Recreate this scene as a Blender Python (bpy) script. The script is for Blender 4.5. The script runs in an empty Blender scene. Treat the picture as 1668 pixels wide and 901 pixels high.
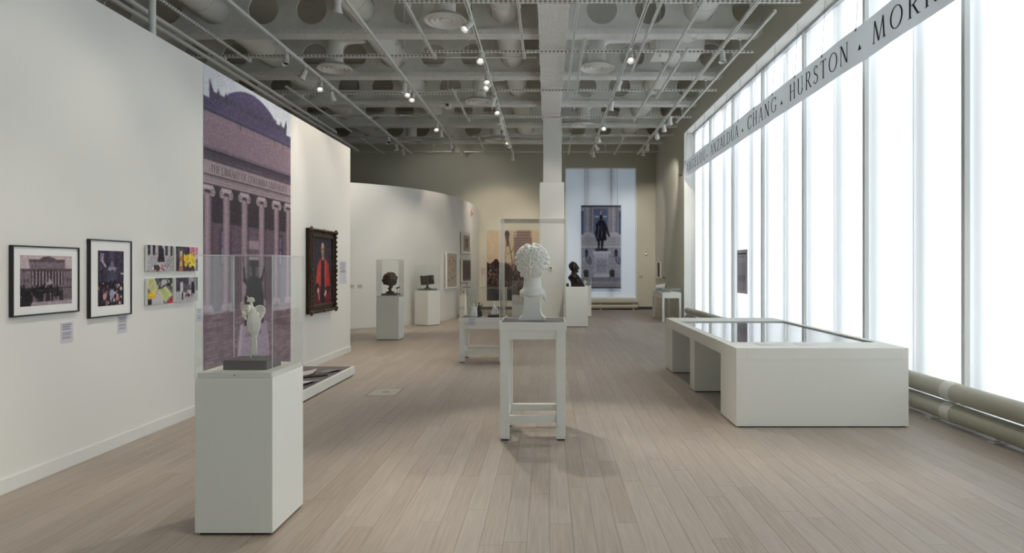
import bpy, bmesh, math, random
import numpy as np
from mathutils import Vector, Matrix, Euler

random.seed(7)
RNG = np.random.RandomState(11)
SC = bpy.context.scene
COL = SC.collection
PI = math.pi
R = math.radians

# ------------------------------------------------------------------ camera, world, exposure
cam_d = bpy.data.cameras.new('camera')
cam = bpy.data.objects.new('camera', cam_d)
COL.objects.link(cam)
cam.location = (0, 0, 1.55)
cam.rotation_euler = (R(90), 0, 0)
cam_d.sensor_width = 36
cam_d.lens = 1060 / 1668 * 36
cam_d.shift_x = (834 - 893) / 1668
cam_d.shift_y = (436 - 450.5) / 1668
cam_d.clip_end = 200
SC.camera = cam

world = bpy.data.worlds.new('overcast_sky')
SC.world = world
world.use_nodes = True
bg = world.node_tree.nodes['Background']
bg.inputs['Color'].default_value = (0.875, 0.95, 1.0, 1)
bg.inputs['Strength'].default_value = 3.95

SC.view_settings.view_transform = 'Standard'
SC.view_settings.look = 'None'
SC.view_settings.gamma = 1
SC.view_settings.use_curve_mapping = False
SC.view_settings.exposure = 0.14
SC.cycles.max_bounces = 10
SC.cycles.diffuse_bounces = 6
SC.cycles.glossy_bounces = 5
SC.cycles.transparent_max_bounces = 24
SC.cycles.sample_clamp_indirect = 6
SC.cycles.caustics_reflective = False
SC.cycles.caustics_refractive = False
SPOT_GAIN = 0.9

# ------------------------------------------------------------------ materials
def lin(c):
    out = []
    for v in c[:3]:
        v = v / 255.0
        out.append(v / 12.92 if v <= 0.04045 else ((v + 0.055) / 1.055) ** 2.4)
    return out

MATS = {}
def mat(name, col, rough=0.5, metal=0.0, var=0.0, vscale=3.0, bump=0.0, bscale=60.0, spec=0.5, stretch=None):
    """plain painted / cast surface: principled with noise tint and fine relief"""
    m = bpy.data.materials.new(name)
    m.use_nodes = True
    nt = m.node_tree
    b = nt.nodes['Principled BSDF']
    b.inputs['Base Color'].default_value = (*col, 1)
    b.inputs['Roughness'].default_value = rough
    b.inputs['Metallic'].default_value = metal
    b.inputs['Specular IOR Level'].default_value = spec
    tc = nt.nodes.new('ShaderNodeTexCoord')
    src = tc.outputs['Object']
    if stretch:
        mp = nt.nodes.new('ShaderNodeMapping')
        mp.inputs['Scale'].default_value = stretch
        nt.links.new(src, mp.inputs['Vector'])
        src = mp.outputs['Vector']
    if var > 0:
        n = nt.nodes.new('ShaderNodeTexNoise')
        n.inputs['Scale'].default_value = vscale
        n.inputs['Detail'].default_value = 5
        nt.links.new(src, n.inputs['Vector'])
        mx = nt.nodes.new('ShaderNodeMix')
        mx.data_type = 'RGBA'
        mx.inputs[6].default_value = (*[c * (1 - var) for c in col], 1)
        mx.inputs[7].default_value = (*[min(1, c * (1 + var)) for c in col], 1)
        nt.links.new(n.outputs['Fac'], mx.inputs[0])
        nt.links.new(mx.outputs[2], b.inputs['Base Color'])
    if bump > 0:
        n2 = nt.nodes.new('ShaderNodeTexNoise')
        n2.inputs['Scale'].default_value = bscale
        n2.inputs['Detail'].default_value = 4
        nt.links.new(src, n2.inputs['Vector'])
        bp = nt.nodes.new('ShaderNodeBump')
        bp.inputs['Strength'].default_value = bump
        bp.inputs['Distance'].default_value = 0.02
        nt.links.new(n2.outputs['Fac'], bp.inputs['Height'])
        nt.links.new(bp.outputs['Normal'], b.inputs['Normal'])
    MATS[name] = m
    return m

mat('wall_white', (0.80, 0.80, 0.765), 0.75, var=0.015, vscale=1.2, bump=0.03, bscale=180)
mat('wall_olive', (0.55, 0.54, 0.46), 0.8, var=0.03, vscale=0.8, bump=0.03, bscale=150)
mat('paint_pedestal', (0.80, 0.81, 0.76), 0.5, var=0.012, vscale=2)
mat('paint_base', (0.78, 0.79, 0.76), 0.5)
mat('ceiling_spray', (0.88, 0.88, 0.84), 0.95, var=0.20, vscale=24, bump=1.0, bscale=34)
mat('ceiling_web', (0.84, 0.84, 0.80), 0.95, var=0.10, vscale=5, bump=0.5, bscale=35)
mat('slab', (0.50, 0.50, 0.47), 0.95, var=0.1, vscale=3)
mat('duct_paint', (0.84, 0.84, 0.80), 0.6, var=0.04, vscale=3, bump=0.05, bscale=20)
mat('rail_paint', (0.78, 0.785, 0.75), 0.5, var=0.02)
mat('lamp_paint', (0.76, 0.76, 0.73), 0.4)
mat('lamp_inside', (0.02, 0.02, 0.02), 0.5)
mat('diffuser_paint', (0.74, 0.74, 0.71), 0.45)
mat('black_frame', (0.008, 0.008, 0.010), 0.35)
mat('mat_board', (0.86, 0.87, 0.86), 0.8)
mat('white_card', (0.80, 0.80, 0.82), 0.8)
mat('grey_felt', (0.16, 0.145, 0.15), 0.9, var=0.05, vscale=30)
mat('grey_plinth', (0.12, 0.11, 0.112), 0.6, var=0.05, vscale=20)
mat('plaster', (0.84, 0.83, 0.79), 0.65, var=0.03, vscale=20, bump=0.08, bscale=70)
mat('ivory', (0.86, 0.835, 0.77), 0.6, var=0.06, vscale=40, bump=0.2, bscale=120)
mat('bronze', (0.020, 0.015, 0.012), 0.38, metal=0.55, var=0.35, vscale=18, bump=0.35, bscale=60)
mat('bronze_light', (0.075, 0.055, 0.042), 0.42, metal=0.5, var=0.35, vscale=25, bump=0.5, bscale=70)
mat('gilt_frame', (0.055, 0.033, 0.018), 0.45, metal=0.35, var=0.5, vscale=25, bump=0.6, bscale=50)
mat('aluminium', (0.62, 0.64, 0.66), 0.35, metal=0.8)
mat('white_metal', (0.80, 0.81, 0.80), 0.35)
mat('dark_steel', (0.10, 0.10, 0.11), 0.4, metal=0.6)
mat('tube_beige', (0.46, 0.45, 0.375), 0.6, var=0.04, vscale=8, bump=0.15, bscale=220)
mat('tube_collar', (0.66, 0.655, 0.60), 0.5)
mat('rubber', (0.02, 0.02, 0.02), 0.8)
mat('ink', (0.006, 0.007, 0.012), 0.6)
mat('ink_brown', (0.035, 0.025, 0.04), 0.8)
mat('text_panel', (0.21, 0.195, 0.20), 0.7)
mat('paper', (0.68, 0.66, 0.66), 0.85, var=0.04, vscale=15)
mat('paper_yellow', (0.66, 0.60, 0.38), 0.85)
mat('red_plastic', (0.50, 0.22, 0.20), 0.5)
mat('tan_frame', (0.70, 0.66, 0.58), 0.5)
mat('book_dark', (0.06, 0.055, 0.05), 0.6)
mat('sub_floor', (0.05, 0.045, 0.04), 0.9)
mat('concrete_outside', (0.35, 0.35, 0.34), 0.9)

def perforated(name, col, axis):
    """strut channel paint with its row of punched slots along the rail"""
    m = mat(name, col, 0.5)
    nt = m.node_tree
    b = nt.nodes['Principled BSDF']
    tc = nt.nodes.new('ShaderNodeTexCoord')
    sp = nt.nodes.new('ShaderNodeSeparateXYZ')
    nt.links.new(tc.outputs['Object'], sp.inputs[0])
    mu = nt.nodes.new('ShaderNodeMath'); mu.operation = 'MULTIPLY'; mu.inputs[1].default_value = 1 / 0.075
    nt.links.new(sp.outputs[axis], mu.inputs[0])
    fr = nt.nodes.new('ShaderNodeMath'); fr.operation = 'FRACT'
    nt.links.new(mu.outputs[0], fr.inputs[0])
    lt = nt.nodes.new('ShaderNodeMath'); lt.operation = 'LESS_THAN'; lt.inputs[1].default_value = 0.5
    nt.links.new(fr.outputs[0], lt.inputs[0])
    # only the middle of each face is punched
    ot = 1 - axis
    a1 = nt.nodes.new('ShaderNodeMath'); a1.operation = 'ABSOLUTE'
    nt.links.new(sp.outputs[ot], a1.inputs[0])
    l1 = nt.nodes.new('ShaderNodeMath'); l1.operation = 'LESS_THAN'; l1.inputs[1].default_value = 0.009
    nt.links.new(a1.outputs[0], l1.inputs[0])
    a2 = nt.nodes.new('ShaderNodeMath'); a2.operation = 'ABSOLUTE'
    nt.links.new(sp.outputs[2], a2.inputs[0])
    l2 = nt.nodes.new('ShaderNodeMath'); l2.operation = 'LESS_THAN'; l2.inputs[1].default_value = 0.009
    nt.links.new(a2.outputs[0], l2.inputs[0])
    mxm = nt.nodes.new('ShaderNodeMath'); mxm.operation = 'MAXIMUM'
    nt.links.new(l1.outputs[0], mxm.inputs[0]); nt.links.new(l2.outputs[0], mxm.inputs[1])
    an = nt.nodes.new('ShaderNodeMath'); an.operation = 'MULTIPLY'
    nt.links.new(lt.outputs[0], an.inputs[0]); nt.links.new(mxm.outputs[0], an.inputs[1])
    mx = nt.nodes.new('ShaderNodeMix'); mx.data_type = 'RGBA'
    mx.inputs[6].default_value = (*col, 1)
    mx.inputs[7].default_value = (0.09, 0.09, 0.085, 1)
    nt.links.new(an.outputs[0], mx.inputs[0])
    nt.links.new(mx.outputs[2], b.inputs['Base Color'])
perforated('strut_x', (0.78, 0.785, 0.75), 0)
perforated('strut_y', (0.78, 0.785, 0.75), 1)

def make_acrylic(name, tint, boost):
    m = bpy.data.materials.new(name); m.use_nodes = True
    nt = m.node_tree; nt.nodes.clear()
    out = nt.nodes.new('ShaderNodeOutputMaterial')
    tr = nt.nodes.new('ShaderNodeBsdfTransparent'); tr.inputs['Color'].default_value = (*tint, 1)
    gl = nt.nodes.new('ShaderNodeBsdfGlossy'); gl.inputs['Roughness'].default_value = 0.02
    fr = nt.nodes.new('ShaderNodeFresnel'); fr.inputs['IOR'].default_value = 1.49
    ge = nt.nodes.new('ShaderNodeNewGeometry')          # same index from either face of the thin sheet
    ir = nt.nodes.new('ShaderNodeMapRange'); ir.inputs[3].default_value = 1.49; ir.inputs[4].default_value = 1 / 1.49
    nt.links.new(ge.outputs['Backfacing'], ir.inputs[0]); nt.links.new(ir.outputs[0], fr.inputs['IOR'])
    mu = nt.nodes.new('ShaderNodeMath'); mu.operation = 'MULTIPLY'; mu.inputs[1].default_value = boost; mu.use_clamp = True
    mx = nt.nodes.new('ShaderNodeMixShader')
    nt.links.new(fr.outputs[0], mu.inputs[0]); nt.links.new(mu.outputs[0], mx.inputs[0])
    nt.links.new(tr.outputs[0], mx.inputs[1]); nt.links.new(gl.outputs[0], mx.inputs[2])
    nt.links.new(mx.outputs[0], out.inputs['Surface'])
    MATS[name] = m
make_acrylic('acrylic', (0.988, 0.992, 0.99), 0.62)
make_acrylic('case_glass', (0.90, 0.92, 0.92), 1.3)

def make_edge():
    m = bpy.data.materials.new('acrylic_edge'); m.use_nodes = True
    nt = m.node_tree; nt.nodes.clear()
    out = nt.nodes.new('ShaderNodeOutputMaterial')
    tr = nt.nodes.new('ShaderNodeBsdfTransparent')
    df = nt.nodes.new('ShaderNodeBsdfTranslucent'); df.inputs['Color'].default_value = (0.92, 0.95, 0.95, 1)
    dd = nt.nodes.new('ShaderNodeBsdfDiffuse'); dd.inputs['Color'].default_value = (0.92, 0.95, 0.95, 1)
    a = nt.nodes.new('ShaderNodeMixShader'); a.inputs[0].default_value = 0.5
    b = nt.nodes.new('ShaderNodeMixShader'); b.inputs[0].default_value = 0.55
    nt.links.new(df.outputs[0], a.inputs[1]); nt.links.new(dd.outputs[0], a.inputs[2])
    nt.links.new(tr.outputs[0], b.inputs[1]); nt.links.new(a.outputs[0], b.inputs[2])
    nt.links.new(b.outputs[0], out.inputs['Surface'])
    MATS['acrylic_edge'] = m
make_edge()

def make_scrim(name, colr, trans):
    m = bpy.data.materials.new(name); m.use_nodes = True
    nt = m.node_tree; nt.nodes.clear()
    out = nt.nodes.new('ShaderNodeOutputMaterial')
    tr = nt.nodes.new('ShaderNodeBsdfTranslucent'); tr.inputs['Color'].default_value = (*colr, 1)
    df = nt.nodes.new('ShaderNodeBsdfDiffuse'); df.inputs['Color'].default_value = (*colr, 1)
    mx = nt.nodes.new('ShaderNodeMixShader'); mx.inputs[0].default_value = trans
    nt.links.new(df.outputs[0], mx.inputs[1]); nt.links.new(tr.outputs[0], mx.inputs[2])
    nt.links.new(mx.outputs[0], out.inputs['Surface'])
    MATS[name] = m
make_scrim('scrim', (0.95, 0.96, 0.97), 0.52)
make_scrim('scrim_dense', (0.55, 0.61, 0.69), 0.085)
make_scrim('banner_cloth', (0.76, 0.78, 0.80), 0.30)

def make_print():
    m = bpy.data.materials.new('print_ink'); m.use_nodes = True
    nt = m.node_tree; b = nt.nodes['Principled BSDF']
    at = nt.nodes.new('ShaderNodeAttribute'); at.attribute_name = 'ink'
    nt.links.new(at.outputs['Color'], b.inputs['Base Color'])
    b.inputs['Roughness'].default_value = 0.65
    b.inputs['Specular IOR Level'].default_value = 0.3
    MATS['print_ink'] = m
make_print()
def make_backlit_print():
    m = bpy.data.materials.new('print_backlit'); m.use_nodes = True
    nt = m.node_tree; nt.nodes.clear()
    out = nt.nodes.new('ShaderNodeOutputMaterial')
    at = nt.nodes.new('ShaderNodeAttribute'); at.attribute_name = 'ink'
    tr = nt.nodes.new('ShaderNodeBsdfTranslucent'); df = nt.nodes.new('ShaderNodeBsdfDiffuse')
    mx = nt.nodes.new('ShaderNodeMixShader'); mx.inputs[0].default_value = 0.5
    nt.links.new(at.outputs['Color'], tr.inputs[0]); nt.links.new(at.outputs['Color'], df.inputs[0])
    nt.links.new(df.outputs[0], mx.inputs[1]); nt.links.new(tr.outputs[0], mx.inputs[2]); nt.links.new(mx.outputs[0], out.inputs['Surface'])
    MATS['print_backlit'] = m
make_backlit_print()

def make_plank(name, per_island):
    m = bpy.data.materials.new(name); m.use_nodes = True
    nt = m.node_tree; b = nt.nodes['Principled BSDF']
    if per_island:
        g = nt.nodes.new('ShaderNodeNewGeometry'); rnd = g.outputs['Random Per Island']
    else:
        g = nt.nodes.new('ShaderNodeObjectInfo'); rnd = g.outputs['Random']
    ramp = nt.nodes.new('ShaderNodeValToRGB')
    el = ramp.color_ramp.elements
    el[0].position = 0.0; el[0].color = (0.345, 0.293, 0.242, 1)
    el[1].position = 1.0; el[1].color = (0.398, 0.345, 0.293, 1)
    e = el.new(0.35); e.color = (0.365, 0.313, 0.263, 1)
    e = el.new(0.7); e.color = (0.375, 0.328, 0.284, 1)
    nt.links.new(rnd, ramp.inputs[0])
    tc = nt.nodes.new('ShaderNodeNewGeometry')
    off = nt.nodes.new('ShaderNodeVectorMath'); off.operation = 'SCALE'
    comb = nt.nodes.new('ShaderNodeCombineXYZ')
    ml = nt.nodes.new('ShaderNodeMath'); ml.operation = 'MULTIPLY'; ml.inputs[1].default_value = 37.0
    nt.links.new(rnd, ml.inputs[0]); nt.links.new(ml.outputs[0], comb.inputs[0]); nt.links.new(ml.outputs[0], comb.inputs[1])
    ad = nt.nodes.new('ShaderNodeVectorMath'); ad.operation = 'ADD'
    nt.links.new(tc.outputs['Position'], ad.inputs[0]); nt.links.new(comb.outputs[0], ad.inputs[1])
    mp = nt.nodes.new('ShaderNodeMapping'); mp.inputs['Scale'].default_value = (60, 2.2, 1)
    nt.links.new(ad.outputs[0], mp.inputs['Vector'])
    n = nt.nodes.new('ShaderNodeTexNoise'); n.inputs['Scale'].default_value = 1.0; n.inputs['Detail'].default_value = 6
    n.inputs['Roughness'].default_value = 0.65
    nt.links.new(mp.outputs[0], n.inputs['Vector'])
    rr = nt.nodes.new('ShaderNodeMapRange'); rr.inputs[1].default_value = 0.25; rr.inputs[2].default_value = 0.75
    rr.inputs[3].default_value = 0.80; rr.inputs[4].default_value = 1.17
    nt.links.new(n.outputs['Fac'], rr.inputs[0])
    mx = nt.nodes.new('ShaderNodeMix'); mx.data_type = 'RGBA'; mx.blend_type = 'MULTIPLY'; mx.inputs[0].default_value = 1
    nt.links.new(ramp.outputs[0], mx.inputs[6]); nt.links.new(rr.outputs[0], mx.inputs[7])
    nt.links.new(mx.outputs[2], b.inputs['Base Color'])
    b.inputs['Roughness'].default_value = 0.46
    b.inputs['Specular IOR Level'].default_value = 0.45
    bp = nt.nodes.new('ShaderNodeBump'); bp.inputs['Strength'].default_value = 0.08; bp.inputs['Distance'].default_value = 0.004
    nt.links.new(n.outputs['Fac'], bp.inputs['Height']); nt.links.new(bp.outputs[0], b.inputs['Normal'])
    MATS[name] = m
make_plank('plank_wood', False)
make_plank('plank_wood_far', True)

def make_lens(name, strength):
    m = bpy.data.materials.new(name); m.use_nodes = True
    b = m.node_tree.nodes['Principled BSDF']
    b.inputs['Base Color'].default_value = (0.5, 0.5, 0.48, 1)
    b.inputs['Emission Color'].default_value = (1, 0.93, 0.82, 1)
    b.inputs['Emission Strength'].default_value = strength
    MATS[name] = m
make_lens('lens_lit', 4.0)
mat('lens_off', (0.05, 0.05, 0.05), 0.15)

# ------------------------------------------------------------------ mesh helpers
class MB:
    def __init__(s):
        s.v = []; s.f = []
    def add(s, vs, fs):
        o = len(s.v); s.v.extend([tuple(p) for p in vs]); s.f.extend([tuple(i + o for i in f) for f in fs]); return s
    def box(s, x0, y0, z0, x1, y1, z1, M=None):
        vs = [(x0, y0, z0), (x1, y0, z0), (x1, y1, z0), (x0, y1, z0), (x0, y0, z1), (x1, y0, z1), (x1, y1, z1), (x0, y1, z1)]
        if M is not None: vs = [M @ Vector(p) for p in vs]
        return s.add(vs, [(0, 3, 2, 1), (4, 5, 6, 7), (0, 1, 5, 4), (1, 2, 6, 5), (2, 3, 7, 6), (3, 0, 4, 7)])
    def cyl(s, p0, p1, r0, r1=None, n=16, caps=True):
        if r1 is None: r1 = r0
        p0 = Vector(p0); p1 = Vector(p1); d = (p1 - p0)
        q = d.to_track_quat('Z', 'Y') if d.length > 1e-9 else Euler((0, 0, 0)).to_quaternion()
        vs = []
        for p, r in ((p0, r0), (p1, r1)):
            for i in range(n):
                a = 2 * PI * i / n
                vs.append(p + q @ Vector((r * math.cos(a), r * math.sin(a), 0)))
        fs = [(i, (i + 1) % n, n + (i + 1) % n, n + i) for i in range(n)]
        if caps:
            fs.append(tuple(reversed(range(n)))); fs.append(tuple(range(n, 2 * n)))
        return s.add(vs, fs)
    def tube(s, pts, rad, n=16, caps=True):
        """rounded pipe through points; rad is a number or one radius per point"""
        pts = [Vector(p) for p in pts]; m = len(pts)
        rs = rad if isinstance(rad, (list, tuple)) else [rad] * m
        vs = []; prev = None
        for i, p in enumerate(pts):
            t = (pts[min(i + 1, m - 1)] - pts[max(i - 1, 0)]).normalized()
            if prev is None:
                a = Vector((0, 0, 1)) if abs(t.z) < 0.9 else Vector((1, 0, 0))
                u = t.cross(a).normalized()
            else:
                u = (prev - t * prev.dot(t)).normalized()
            prev = u; w = t.cross(u)
            for k in range(n):
                a = 2 * PI * k / n
                vs.append(p + (u * math.cos(a) + w * math.sin(a)) * rs[i])
        fs = []
        for i in range(m - 1):
            for k in range(n):
                fs.append((i * n + k, i * n + (k + 1) % n, (i + 1) * n + (k + 1) % n, (i + 1) * n + k))
        if caps:
            fs.append(tuple(reversed(range(n)))); fs.append(tuple(range((m - 1) * n, m * n)))
        return s.add(vs, fs)
    def lathe(s, prof, n=24, c=(0, 0, 0), sx=1.0, sy=1.0, M=None, caps=True):
        """profile of (radius, z) turned about z"""
        vs = []
        for r, z in prof:
            for i in range(n):
                a = 2 * PI * i / n
                p = Vector((c[0] + r * math.cos(a) * sx, c[1] + r * math.sin(a) * sy, c[2] + z))
                vs.append(M @ p if M is not None else p)
        fs = []
        for j in range(len(prof) - 1):
            for i in range(n):
                fs.append((j * n + i, j * n + (i + 1) % n, (j + 1) * n + (i + 1) % n, (j + 1) * n + i))
        if caps: fs.append(tuple(reversed(range(n)))); fs.append(tuple(range((len(prof) - 1) * n, len(prof) * n)))
        return s.add(vs, fs)
    def ell(s, c, r, rot=None, nu=14, nv=9):
        c = Vector(c); r = (r, r, r) if isinstance(r, (int, float)) else r
        q = Euler(rot).to_matrix() if rot is not None else Matrix.Identity(3)
        vs = [c + q @ Vector((0, 0, -r[2]))]
        for j in range(1, nv):
            ph = -PI / 2 + PI * j / nv
            for i in range(nu):
                a = 2 * PI * i / nu
                vs.append(c + q @ Vector((r[0] * math.cos(ph) * math.cos(a), r[1] * math.cos(ph) * math.sin(a), r[2] * math.sin(ph))))
        vs.append(c + q @ Vector((0, 0, r[2])))
        fs = [(0, 1 + (i + 1) % nu, 1 + i) for i in range(nu)]
        for j in range(nv - 2):
            for i in range(nu):
                a = 1 + j * nu; b = a + nu
                fs.append((a + i, a + (i + 1) % nu, b + (i + 1) % nu, b + i))
        t = len(vs) - 1; a = 1 + (nv - 2) * nu
        fs += [(a + i, a + (i + 1) % nu, t) for i in range(nu)]
        return s.add(vs, fs)
    def cap(s, p0, p1, r0, r1=None):
        """tapered limb with rounded ends"""
        if r1 is None: r1 = r0
        s.cyl(p0, p1, r0, r1, n=12); s.ell(p0, r0, nu=12, nv=8); s.ell(p1, r1, nu=12, nv=8); return s
    def torus(s, c, Rr, r, rot=None, a0=0, a1=2 * PI, n=14, m=8):
        q = Euler(rot).to_matrix() if rot is not None else Matrix.Identity(3)
        pts = []
        for i in range(n + 1):
            a = a0 + (a1 - a0) * i / n
            pts.append(Vector(c) + q @ Vector((Rr * math.cos(a), Rr * math.sin(a), 0)))
        return s.tube(pts, r, n=m)
    def prism(s, poly, y0, y1):
        """outline in x,z pushed through y"""
        n = len(poly)
        vs = [(p[0], y0, p[1]) for p in poly] + [(p[0], y1, p[1]) for p in poly]
        fs = [tuple(range(n)), tuple(reversed(range(n, 2 * n)))]
        fs += [(i, n + i, n + (i + 1) % n, (i + 1) % n) for i in range(n)]
        return s.add(vs, fs)
    def mesh(s, name):
        me = bpy.data.meshes.new(name)
        me.from_pydata([tuple(p) for p in s.v], [], s.f)
        me.update()
        return me
    def build(s, name, m, parent=None, smooth=False, bevel=0, fix=False, loc=None, rotz=None):
        me = s.mesh(name)
        if fix:
            b = bmesh.new(); b.from_mesh(me); bmesh.ops.recalc_face_normals(b, faces=b.faces); b.to_mesh(me); b.free()
        me.materials.append(MATS[m])
        if smooth:
            me.polygons.foreach_set('use_smooth', [True] * len(me.polygons))
            if smooth == 'auto':
                try: me.set_sharp_from_angle(angle=R(40))
                except Exception: pass
        o = bpy.data.objects.new(name, me)
        COL.objects.link(o)
        if parent is not None: o.parent = parent
        if loc is not None: o.location = loc
        if rotz is not None: o.rotation_euler.z = rotz
        if bevel:
            md = o.modifiers.new('bevel', 'BEVEL'); md.width = bevel; md.segments = 2; md.limit_method = 'ANGLE'
        return o

def sculpt(mb, name, m, parent, voxel, smooth_it=4, loc=None, rotz=None):
    """cast or carved body: the modelled masses fused into one skin"""
    o = mb.build(name, m, parent, smooth=True, loc=loc, rotz=rotz)
    md = o.modifiers.new('fuse', 'REMESH'); md.mode = 'VOXEL'; md.voxel_size = voxel; md.use_smooth_shade = True
    if smooth_it:
        sm = o.modifiers.new('soften', 'SMOOTH'); sm.factor = 0.5; sm.iterations = smooth_it
    return o

def thing(name, label, cat, loc=(0, 0, 0), rotz=0, group=None):
    o = bpy.data.objects.new(name, None)
    COL.objects.link(o)
    o.empty_display_size = 0.1
    o.location = loc; o.rotation_euler = (0, 0, rotz)
    o['label'] = label; o['category'] = cat
    if group: o['group'] = group
    return o
def tag(o, label, cat, group=None):
    o['label'] = label; o['category'] = cat
    if group: o['group'] = group
    return o
def struct(o, label=None):
    o['kind'] = 'structure'
    if label: o['label'] = label; o['category'] = o.name.split('_')[0].split('.')[0]
    return o

def box(name, m, x0, y0, z0, x1, y1, z1, parent=None, bevel=0):
    """box mesh whose origin sits at its base centre"""
    cx, cy = (x0 + x1) / 2, (y0 + y1) / 2
    mb = MB().box(x0 - cx, y0 - cy, 0, x1 - cx, y1 - cy, z1 - z0)
    return mb.build(name, m, parent, bevel=bevel, loc=(cx, cy, z0))

# ------------------------------------------------------------------ flat prints drawn on a fine grid
class Canvas:
    def __init__(s, w, h, nx, ny, bg):
        s.w, s.h, s.nx, s.ny = w, h, nx, ny
        s.a = np.zeros((ny, nx, 3)); s.a[:] = np.array(bg) / 255.0
        s.X, s.Z = np.meshgrid((np.arange(nx) + .5) / nx * w, (np.arange(ny) + .5) / ny * h)
    def put(s, mask, c, al=1.0):
        c = np.array(c) / 255.0
        s.a[mask] = s.a[mask] * (1 - al) + c * al
    def rect(s, x0, z0, x1, z1, c, al=1.0):
        s.put((s.X >= x0) & (s.X < x1) & (s.Z >= z0) & (s.Z < z1), c, al)
    def ell(s, cx, cz, rx, rz, c, al=1.0, rot=0.0):
        dx = s.X - cx; dz = s.Z - cz
        u = dx * math.cos(rot) + dz * math.sin(rot); v = -dx * math.sin(rot) + dz * math.cos(rot)
        s.put((u / rx) ** 2 + (v / rz) ** 2 < 1, c, al)
    def poly(s, pts, c, al=1.0):
        inside = np.zeros(s.X.shape, bool); n = len(pts)
        for i in range(n):
            x1, z1 = pts[i]; x2, z2 = pts[(i + 1) % n]
            if z1 == z2: continue
            cond = ((s.Z < z1) != (s.Z < z2))
            xi = x1 + (s.Z - z1) * (x2 - x1) / (z2 - z1)
            inside ^= cond & (s.X < xi)
        s.put(inside, c, al)
    def line(s, x0, z0, x1, z1, w, c, al=1.0):
        dx, dz = x1 - x0, z1 - z0; L2 = dx * dx + dz * dz + 1e-12
        t = np.clip(((s.X - x0) * dx + (s.Z - z0) * dz) / L2, 0, 1)
        d2 = (s.X - x0 - t * dx) ** 2 + (s.Z - z0 - t * dz) ** 2
        s.put(d2 < (w / 2) ** 2, c, al)
    def noise(s, amp, mask=None, cells=1):
        n = RNG.uniform(-1, 1, (s.ny // cells + 1, s.nx // cells + 1))
        n = np.kron(n, np.ones((cells, cells)))[:s.ny, :s.nx, None] * amp
        if mask is None: s.a += n
        else: s.a[mask] += n[mask]
        s.a = np.clip(s.a, 0, 1)
    def speckle(s, n, x0, z0, x1, z1, r, cols, al=1.0):
        for _ in range(n):
            c = cols[RNG.randint(len(cols))]
            rr = r * RNG.uniform(.5, 1.3)
            s.ell(RNG.uniform(x0, x1), RNG.uniform(z0, z1), rr, rr * RNG.uniform(.8, 1.8), c, al)
    def blur(s, n=1):
        for _ in range(n):
            p = np.pad(s.a, ((1, 1), (1, 1), (0, 0)), 'edge')
            s.a = (p[:-2, 1:-1] + p[2:, 1:-1] + p[1:-1, :-2] + p[1:-1, 2:] + 2 * p[1:-1, 1:-1]) / 6
    def text_lines(s, x0, z0, x1, z1, n, c, fill=.45):
        p = (z1 - z0) / n
        for i in range(n):
            z = z1 - (i + 1) * p
            s.rect(x0, z + p * .25, x0 + (x1 - x0) * RNG.uniform(.8, 1), z + p * (.25 + fill), c, .75)
    def build(s, name, parent=None, y=0.0, m='print_ink'):
        nx, ny = s.nx, s.ny
        xs = np.linspace(-s.w / 2, s.w / 2, nx + 1); zs = np.linspace(0, s.h, ny + 1)
        gx, gz = np.meshgrid(xs, zs)
        co = np.zeros(((nx + 1) * (ny + 1), 3), np.float32)
        co[:, 0] = gx.ravel(); co[:, 1] = y; co[:, 2] = gz.ravel()
        i, j = np.meshgrid(np.arange(nx), np.arange(ny)); a = (j * (nx + 1) + i).ravel()
        q = np.stack([a, a + 1, a + nx + 2, a + nx + 1], 1).astype(np.int32)
        me = bpy.data.meshes.new(name)
        me.vertices.add(len(co)); me.vertices.foreach_set('co', co.ravel())
        me.loops.add(q.size); me.loops.foreach_set('vertex_index', q.ravel())
        me.polygons.add(len(q)); me.polygons.foreach_set('loop_start', np.arange(0, q.size, 4, dtype=np.int32))
        me.polygons.foreach_set('loop_total', np.full(len(q), 4, np.int32))
        me.update(calc_edges=True)
        # pixel colour to its corner points
        pad = np.pad(np.clip(s.a, 0, 1), ((1, 1), (1, 1), (0, 0)), 'edge')
        pc = (pad[:-1, :-1] + pad[1:, :-1] + pad[:-1, 1:] + pad[1:, 1:]) / 4
        lc = np.where(pc <= .04045, pc / 12.92, ((pc + .055) / 1.055) ** 2.4)
        col = np.ones((len(co), 4), np.float32); col[:, :3] = lc.reshape(-1, 3)
        at = me.attributes.new('ink', 'FLOAT_COLOR', 'POINT'); at.data.foreach_set('color', col.ravel())
        me.materials.append(MATS[m])
        o = bpy.data.objects.new(name, me); COL.objects.link(o)
        if parent is not None: o.parent = parent
        return o

# ------------------------------------------------------------------ roman capitals
def bar(x0, z0, x1, z1, w):
    return [(x0 - w / 2, z0), (x0 + w / 2, z0), (x1 + w / 2, z1), (x1 - w / 2, z1)]
def hbar(x0, x1, z, t):
    return [(x0, z - t / 2), (x1, z - t / 2), (x1, z + t / 2), (x0, z + t / 2)]
def serif(x, z, w=.19, up=True):
    t = .028
    return [(x - w / 2, z), (x + w / 2, z), (x + w / 2, z + (t if up else -t)), (x - w / 2, z + (t if up else -t))]
def arc(cx, cz, rx, rz, a0, a1, thick, thin, n=20, tilt=R(-12)):
    ps = []
    for i in range(n):
        t0 = a0 + (a1 - a0) * i / n; t1 = a0 + (a1 - a0) * (i + 1) / n
        def pt(t, sgn):
            w = thin + (thick - thin) * abs(math.cos(t - tilt)) ** 1.5
            return (cx + (rx + sgn * w / 2) * math.cos(t), cz + (rz + sgn * w / 2 * .9) * math.sin(t))
        ps.append([pt(t0, -1), pt(t0, 1), pt(t1, 1), pt(t1, -1)])
    return ps
TK, TN = .095, .042
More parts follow.
